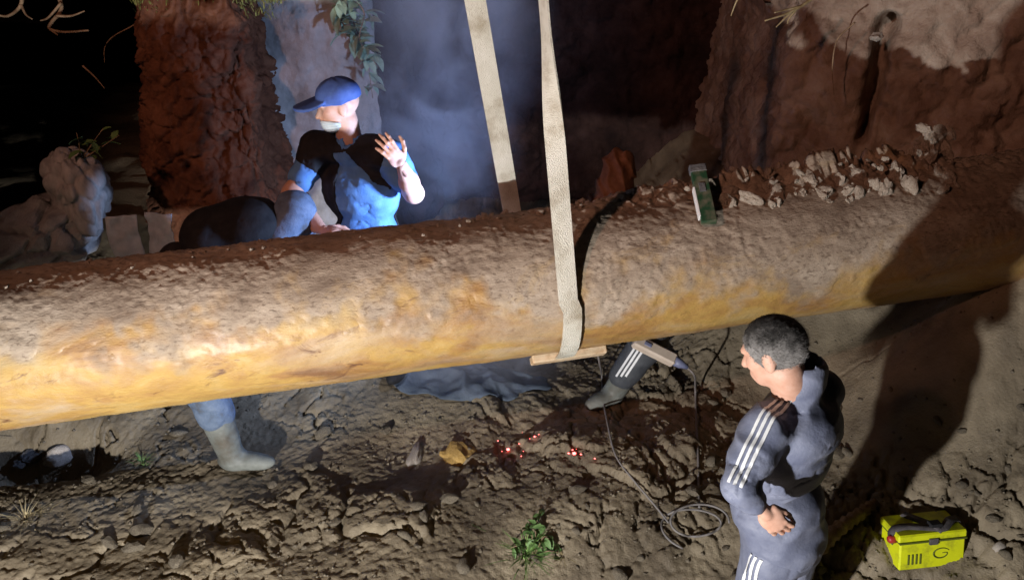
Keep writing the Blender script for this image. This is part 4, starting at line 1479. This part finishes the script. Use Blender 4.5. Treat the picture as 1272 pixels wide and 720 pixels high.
# branch lying beside the tracksuit man
bq = [gp(985, 712) + up * .03, gp(1015, 688) + up * .045, gp(1040, 664) + up * .04, gp(1065, 645) + up * .03, gp(1085, 630) + up * .03]
br = spline(bq, 40)
V, Fc = tube_geo(br, np.linspace(.045, .022, len(br)) + 0.006 * np.sin(np.arange(len(br)) * 1.9), 10)
tag(mesh_obj("branch", V, Fc, M['root']), "thick bare branch on the ground right of the tracksuit man's legs", "branch")

# glowing embers in the mud
for (px, py, s), lb in zip(((631, 561, .012), (664, 545, .007), (713, 566, .013)), ("glowing red ember in the mud near the ochre lump", "smallest faint red ember, between the two brighter ones", "glowing red ember in the mud nearest the trailing cable")):
    p = gp(px, py) + up * .012
    e = empty("ember", p)
    tag(e, lb, "ember", "embers under the cut")
    for k in range(6):
        o = bpy.data.objects.new("spark", clod_mesh("spark", 80 + k, M['ember'], 1, .3))
        COL.objects.link(o); o.parent = e
        o.location = (rng.normal(0, .045), rng.normal(0, .03), rng.uniform(0, .012)) if k else (0, 0, 0.005)
        ss = s * (1 if k == 0 else rng.uniform(.15, .4)); o.scale = (ss, ss, ss)

# ------------------------------------------------------------------ plants
def leaf_mesh(name, m):
    V, Fc = [], []
    for i, (t, wd, z) in enumerate(((0, .05, 0), (.25, .34, .06), (.5, .42, .07), (.75, .28, .02), (1, .02, -.10))):
        V += [(t, -wd / 2, z + .05), (t, 0, z), (t, wd / 2, z + .05)]
        if i: Fc += [(i * 3 - 3, i * 3 - 2, i * 3 + 1, i * 3), (i * 3 - 2, i * 3 - 1, i * 3 + 2, i * 3 + 1)]
    me = bpy.data.meshes.new(name)
    me.from_pydata(V, [], Fc)
    me.materials.append(m)
    for p_ in me.polygons: p_.use_smooth = True
    return me


LM = {k: leaf_mesh("leaf", M[k]) for k in ('leaf', 'paleleaf', 'dryleaf')}


def leafy(name, stems, mk_, nl, size, label, cat, stemr=0.006, seed=0, droop=0.0):
    rr_ = random.Random(seed)
    base_ = np.asarray(stems[0][0])
    e = empty(name, base_)
    tag(e, label, cat)
    geos = []
    for st in stems:
        c_ = spline(np.asarray(st) - base_, 24)
        geos.append(tube_geo(c_, np.linspace(stemr, stemr * .4, len(c_)), 6))
        for k in range(nl):
            i = int((0.12 + 0.86 * k / nl) * (len(c_) - 1))
            o = bpy.data.objects.new("leaf", LM[mk_])
            COL.objects.link(o); o.parent = e
            o.location = c_[i] + np.array([rr_.gauss(0, .008) for _ in range(3)])
            s_ = size * rr_.uniform(.6, 1.15)
            o.scale = (s_, s_ * rr_.uniform(.8, 1.3), s_)
            o.rotation_euler = (rr_.uniform(-.5, .5), rr_.uniform(-.7, .9) + droop, rr_.uniform(0, 6.3))
    V, Fc = merge(*geos)
    mesh_obj("stem", V, Fc, M['root'], e)
    return e


leafy("hanging_plant", [[at(425, -12, 5.72), at(440, 30, 5.70), at(455, 70, 5.66), at(463, 122, 5.64)], [at(425, -12, 5.72), at(420, 15, 5.68), at(436, 45, 5.66), at(448, 62, 5.64)], [at(430, -10, 5.9), at(452, 15, 5.66), at(447, 50, 5.64), at(470, 84, 5.62)]],
      'paleleaf', 34, 0.125, "grey-green leafy plant hanging down the clay wall above the blue cap", "plant", seed=4, droop=0.3)
leafy("small_plant", [[at(100, 196, 4.75), at(98, 178, 4.7), at(95, 165, 4.7)], [at(103, 196, 4.75), at(115, 178, 4.7), at(128, 160, 4.7)], [at(105, 196, 4.75), at(130, 180, 4.72), at(148, 168, 4.7)]],
      'leaf', 6, 0.085, "small leafy green plant growing on the tall grey boulder", "plant", 0.004, 6)


def tuft(name, c, nb_, hgt, spr, m, label, cat, seed=0, wid=0.007, up0=0.6):
    rr_ = random.Random(seed)
    V, Fc = [], []
    for k in range(nb_):
        a = rr_.uniform(0, 6.28)
        d = np.array([math.cos(a), math.sin(a), 0])
        b_ = d * abs(rr_.gauss(0, spr * .4))
        h_ = hgt * rr_.uniform(.5, 1.1)
        s_ = np.cross(d, up) * wid * rr_.uniform(.6, 1.3)
        n0 = len(V)
        for i, t in enumerate((0, .35, .7, 1)):
            c_ = b_ + d * spr * t * t * rr_.uniform(.6, 1.3) + np.array([0, 0, h_ * (t - (1 - up0) * t * t)])
            ww = (1 - .85 * t)
            V += [c_ - s_ * ww, c_ + s_ * ww]
            if i: Fc.append((n0 + i * 2 - 2, n0 + i * 2 - 1, n0 + i * 2 + 1, n0 + i * 2))
    o = mesh_obj(name, V, Fc, m, None, False)
    o.location = [float(v) for v in c]
    return tag(o, label, cat)


wt = leafy("weed", [[gp(662, 688), gp(660, 672) + up * .05, gp(650, 668) + up * .05], [gp(664, 690), gp(676, 676) + up * .05, gp(690, 678) + up * .03], [gp(660, 690), gp(646, 684) + up * .03, gp(634, 684) + up * .02], [gp(664, 688), gp(666, 660) + up * .04, gp(671, 644) + up * .04], [gp(664, 692), gp(680, 690) + up * .03, gp(696, 690) + up * .02]],
           'leaf', 15, 0.055, "small green weed clump in the mud at the bottom centre", "weed", 0.004, 8)
M['grass'] = mat("fresh_grass", (0.10, 0.20, 0.04), (0.18, 0.32, 0.08), (0.30, 0.42, 0.15), 20, 0.7)
for (px, py, nb_, h_, sp, mk_, lb) in ((652, 690, 70, .10, .12, 'grass', "tuft of fresh grass blades in the mud behind the weed leaves at bottom centre"), (178, 575, 26, .06, .05, 'leaf', "tiny yellow-green sprout in the mud left of the rubber boot"), (32, 645, 34, .07, .10, 'dryleaf', "dry pale straw tuft at the left edge of the mud"), (700, 690, 14, .03, .07, 'dryleaf', "few dry straws just right of the green weed")):
    tuft("grass_tuft", gp(px, py), nb_, h_, sp, M[mk_], lb, "grass", px, 0.004)

# grass along the top edge of the red block (uncountable)
V, Fc = [], []
for k in range(2600):
    x = random.uniform(-2.32, -1.40); y = random.uniform(5.56, 5.95)
    if random.random() < .25: x = random.uniform(-2.33, -2.15); y = random.uniform(5.60, 6.1)
    z = 2.01 - (0.10 * random.random() ** 2 if y < 5.62 else 0)
    a = random.uniform(0, 6.28); h_ = random.uniform(.015, .05)
    d = np.array([math.cos(a), math.sin(a), 0]) * random.uniform(.01, .06)
    s_ = np.array([-math.sin(a), math.cos(a), 0]) * .003
    n0 = len(V); p_ = np.array([x, y, z])
    V += [p_ - s_, p_ + s_, p_ + d * .5 + s_ * .7 + up * h_ * .7, p_ + d * .5 - s_ * .7 + up * h_ * .7, p_ + d + up * h_ * (0.9 if random.random() < .7 else .3)]
    Fc += [(n0, n0 + 1, n0 + 2, n0 + 3), (n0 + 3, n0 + 2, n0 + 4)]
gmat = mat("short_grass", (0.10, 0.13, 0.03), (0.20, 0.22, 0.06), (0.36, 0.32, 0.12), 12, 0.8)
tag(mesh_obj("grass", V, Fc, gmat, None, False), "short yellow-green grass on top of the red earth block", "grass", None, "stuff")

# dry roots and twigs
def twig(name, pixY, rad, m, label, cat="root", branches=()):
    base_ = at(*pixY[0])
    e = empty(name, base_)
    tag(e, label, cat)
    c_ = spline([at(*q_) - base_ for q_ in pixY], 30)
    V, Fc = tube_geo(c_, np.linspace(rad, rad * .4, len(c_)), 7)
    mesh_obj("stem", V, Fc, m, e)
    for b_ in branches:
        c_ = spline([at(*q_) - base_ for q_ in b_], 18)
        V, Fc = tube_geo(c_, np.linspace(rad * .7, rad * .25, len(c_)), 6)
        mesh_obj("twig", V, Fc, m, e)
    return e


twig("root", [(28, -10, 5.6), (25, 8, 5.6), (10, 20, 5.55), (-8, 18, 5.5)], .014, M['root'], "short bent root in the top left corner", "root", [[(26, 6, 5.6), (32, 18, 5.55), (40, 24, 5.5)]])
twig("root", [(72, -8, 5.6), (76, 12, 5.55), (64, 28, 5.5), (62, 36, 5.5), (80, 40, 5.45), (110, 38, 5.4)], .014, M['root'], "branching pale root hanging in the dark top left", "root", [[(70, 20, 5.5), (88, 20, 5.45), (105, 14, 5.4)], [(76, 4, 5.55), (60, 22, 5.5), (50, 26, 5.5)], [(62, 36, 5.5), (72, 44, 5.45)]])
twig("root", [(182, 20, 5.7), (165, 32, 5.7), (140, 46, 5.7), (130, 60, 5.7), (130, 78, 5.7)], .005, M['root'], "thin curved root hanging from the left edge of the red block", "root")
twig("root", [(103, 82, 5.2), (118, 96, 5.15), (130, 110, 5.1)], .006, M['root'], "short straight twig alone in the dark left of the red block", "root")
twig("twig_sprig", [(1012, -4, 4.75), (995, 8, 4.7), (975, 18, 4.65), (950, 26, 4.6)], .010, M['dryleaf'], "pale dry forked twig sticking out over the right-hand bank", "twig", [[(995, 8, 4.7), (978, 12, 4.66), (962, 16, 4.62)], [(985, 13, 4.68), (972, 26, 4.64), (964, 34, 4.62)], [(990, 11, 4.69), (980, 24, 4.66), (978, 30, 4.65)]])
twig("dry_straw", [(922, -12, 4.7), (914, 4, 4.7), (908, 20, 4.7)], .006, M['dryleaf'], "single pale grass blade at the top edge left of the forked twig", "grass blade")
twig("root", [(1062, 28, 4.86), (1040, 50, 4.84), (1034, 85, 4.82), (1036, 118, 4.80)], .005, M['root'], "thin root curving down the red right-hand bank", "root")

# ------------------------------------------------------------------ smoke from the cutting
SB = [((-0.45, 4.95, 1.50), (.62, .60, .95)), ((-0.42, 5.1, 2.2), (.64, .75, .90)), ((-0.22, 4.35, 0.40), (.70, .50, .50)), ((-0.12, 5.3, 1.9), (.46, .40, .80))]
lo_, hi_ = np.array([-1.40, 3.85, -0.12]), np.array([0.95, 5.85, 3.1])
V, Fc = box_geo((lo_ + hi_) / 2, (hi_ - lo_) / 2, None, 0.02)
m = bpy.data.materials.new("blue_smoke")
m.use_nodes = True
n, l = m.node_tree.nodes, m.node_tree.links
n.remove(n["Principled BSDF"])
pv = n.new("ShaderNodeVolumePrincipled")
pv.inputs["Color"].default_value = (0.80, 0.84, 1.0, 1)
pv.inputs["Anisotropy"].default_value = 0.2
tc = n.new("ShaderNodeTexCoord")
t = n.new("ShaderNodeTexNoise")
t.inputs["Scale"].default_value = 2.0
t.inputs["Detail"].default_value = 6
t.inputs["Distortion"].default_value = 1.6
l.new(tc.outputs["Object"], t.inputs["Vector"])
mr = n.new("ShaderNodeMapRange")
mr.inputs["From Min"].default_value = 0.42
mr.inputs["From Max"].default_value = 0.66
mr.inputs["To Min"].default_value = 0.15
mr.inputs["To Max"].default_value = 1.9
l.new(t.outputs["Fac"], mr.inputs["Value"])
acc = None
for c_, r_ in SB:
    a1 = n.new("ShaderNodeVectorMath"); a1.operation = 'SUBTRACT'
    l.new(tc.outputs["Object"], a1.inputs[0]); a1.inputs[1].default_value = c_
    a2_ = n.new("ShaderNodeVectorMath"); a2_.operation = 'DIVIDE'
    l.new(a1.outputs[0], a2_.inputs[0]); a2_.inputs[1].default_value = r_
    a3 = n.new("ShaderNodeVectorMath"); a3.operation = 'LENGTH'
    l.new(a2_.outputs[0], a3.inputs[0])
    a4 = n.new("ShaderNodeMapRange"); a4.interpolation_type = 'SMOOTHERSTEP'
    a4.inputs["From Min"].default_value = 1.0; a4.inputs["From Max"].default_value = 0.15
    l.new(a3.outputs["Value"], a4.inputs["Value"])
    a4.inputs["To Max"].default_value = 6.0 if c_[2] < 0.6 else 1.0
    if acc is None: acc = a4.outputs[0]
    else:
        mx = n.new("ShaderNodeMath"); mx.operation = 'MAXIMUM'
        l.new(acc, mx.inputs[0]); l.new(a4.outputs[0], mx.inputs[1]); acc = mx.outputs[0]
mu = n.new("ShaderNodeMath"); mu.operation = 'MULTIPLY'
l.new(acc, mu.inputs[0]); l.new(mr.outputs[0], mu.inputs[1])
l.new(mu.outputs[0], pv.inputs["Density"])
l.new(pv.outputs[0], n["Material Output"].inputs["Volume"])
tag(mesh_obj("smoke", V, Fc, m, None, False), "blue smoke rising behind the pipe from the cutting work", "smoke", None, "stuff")
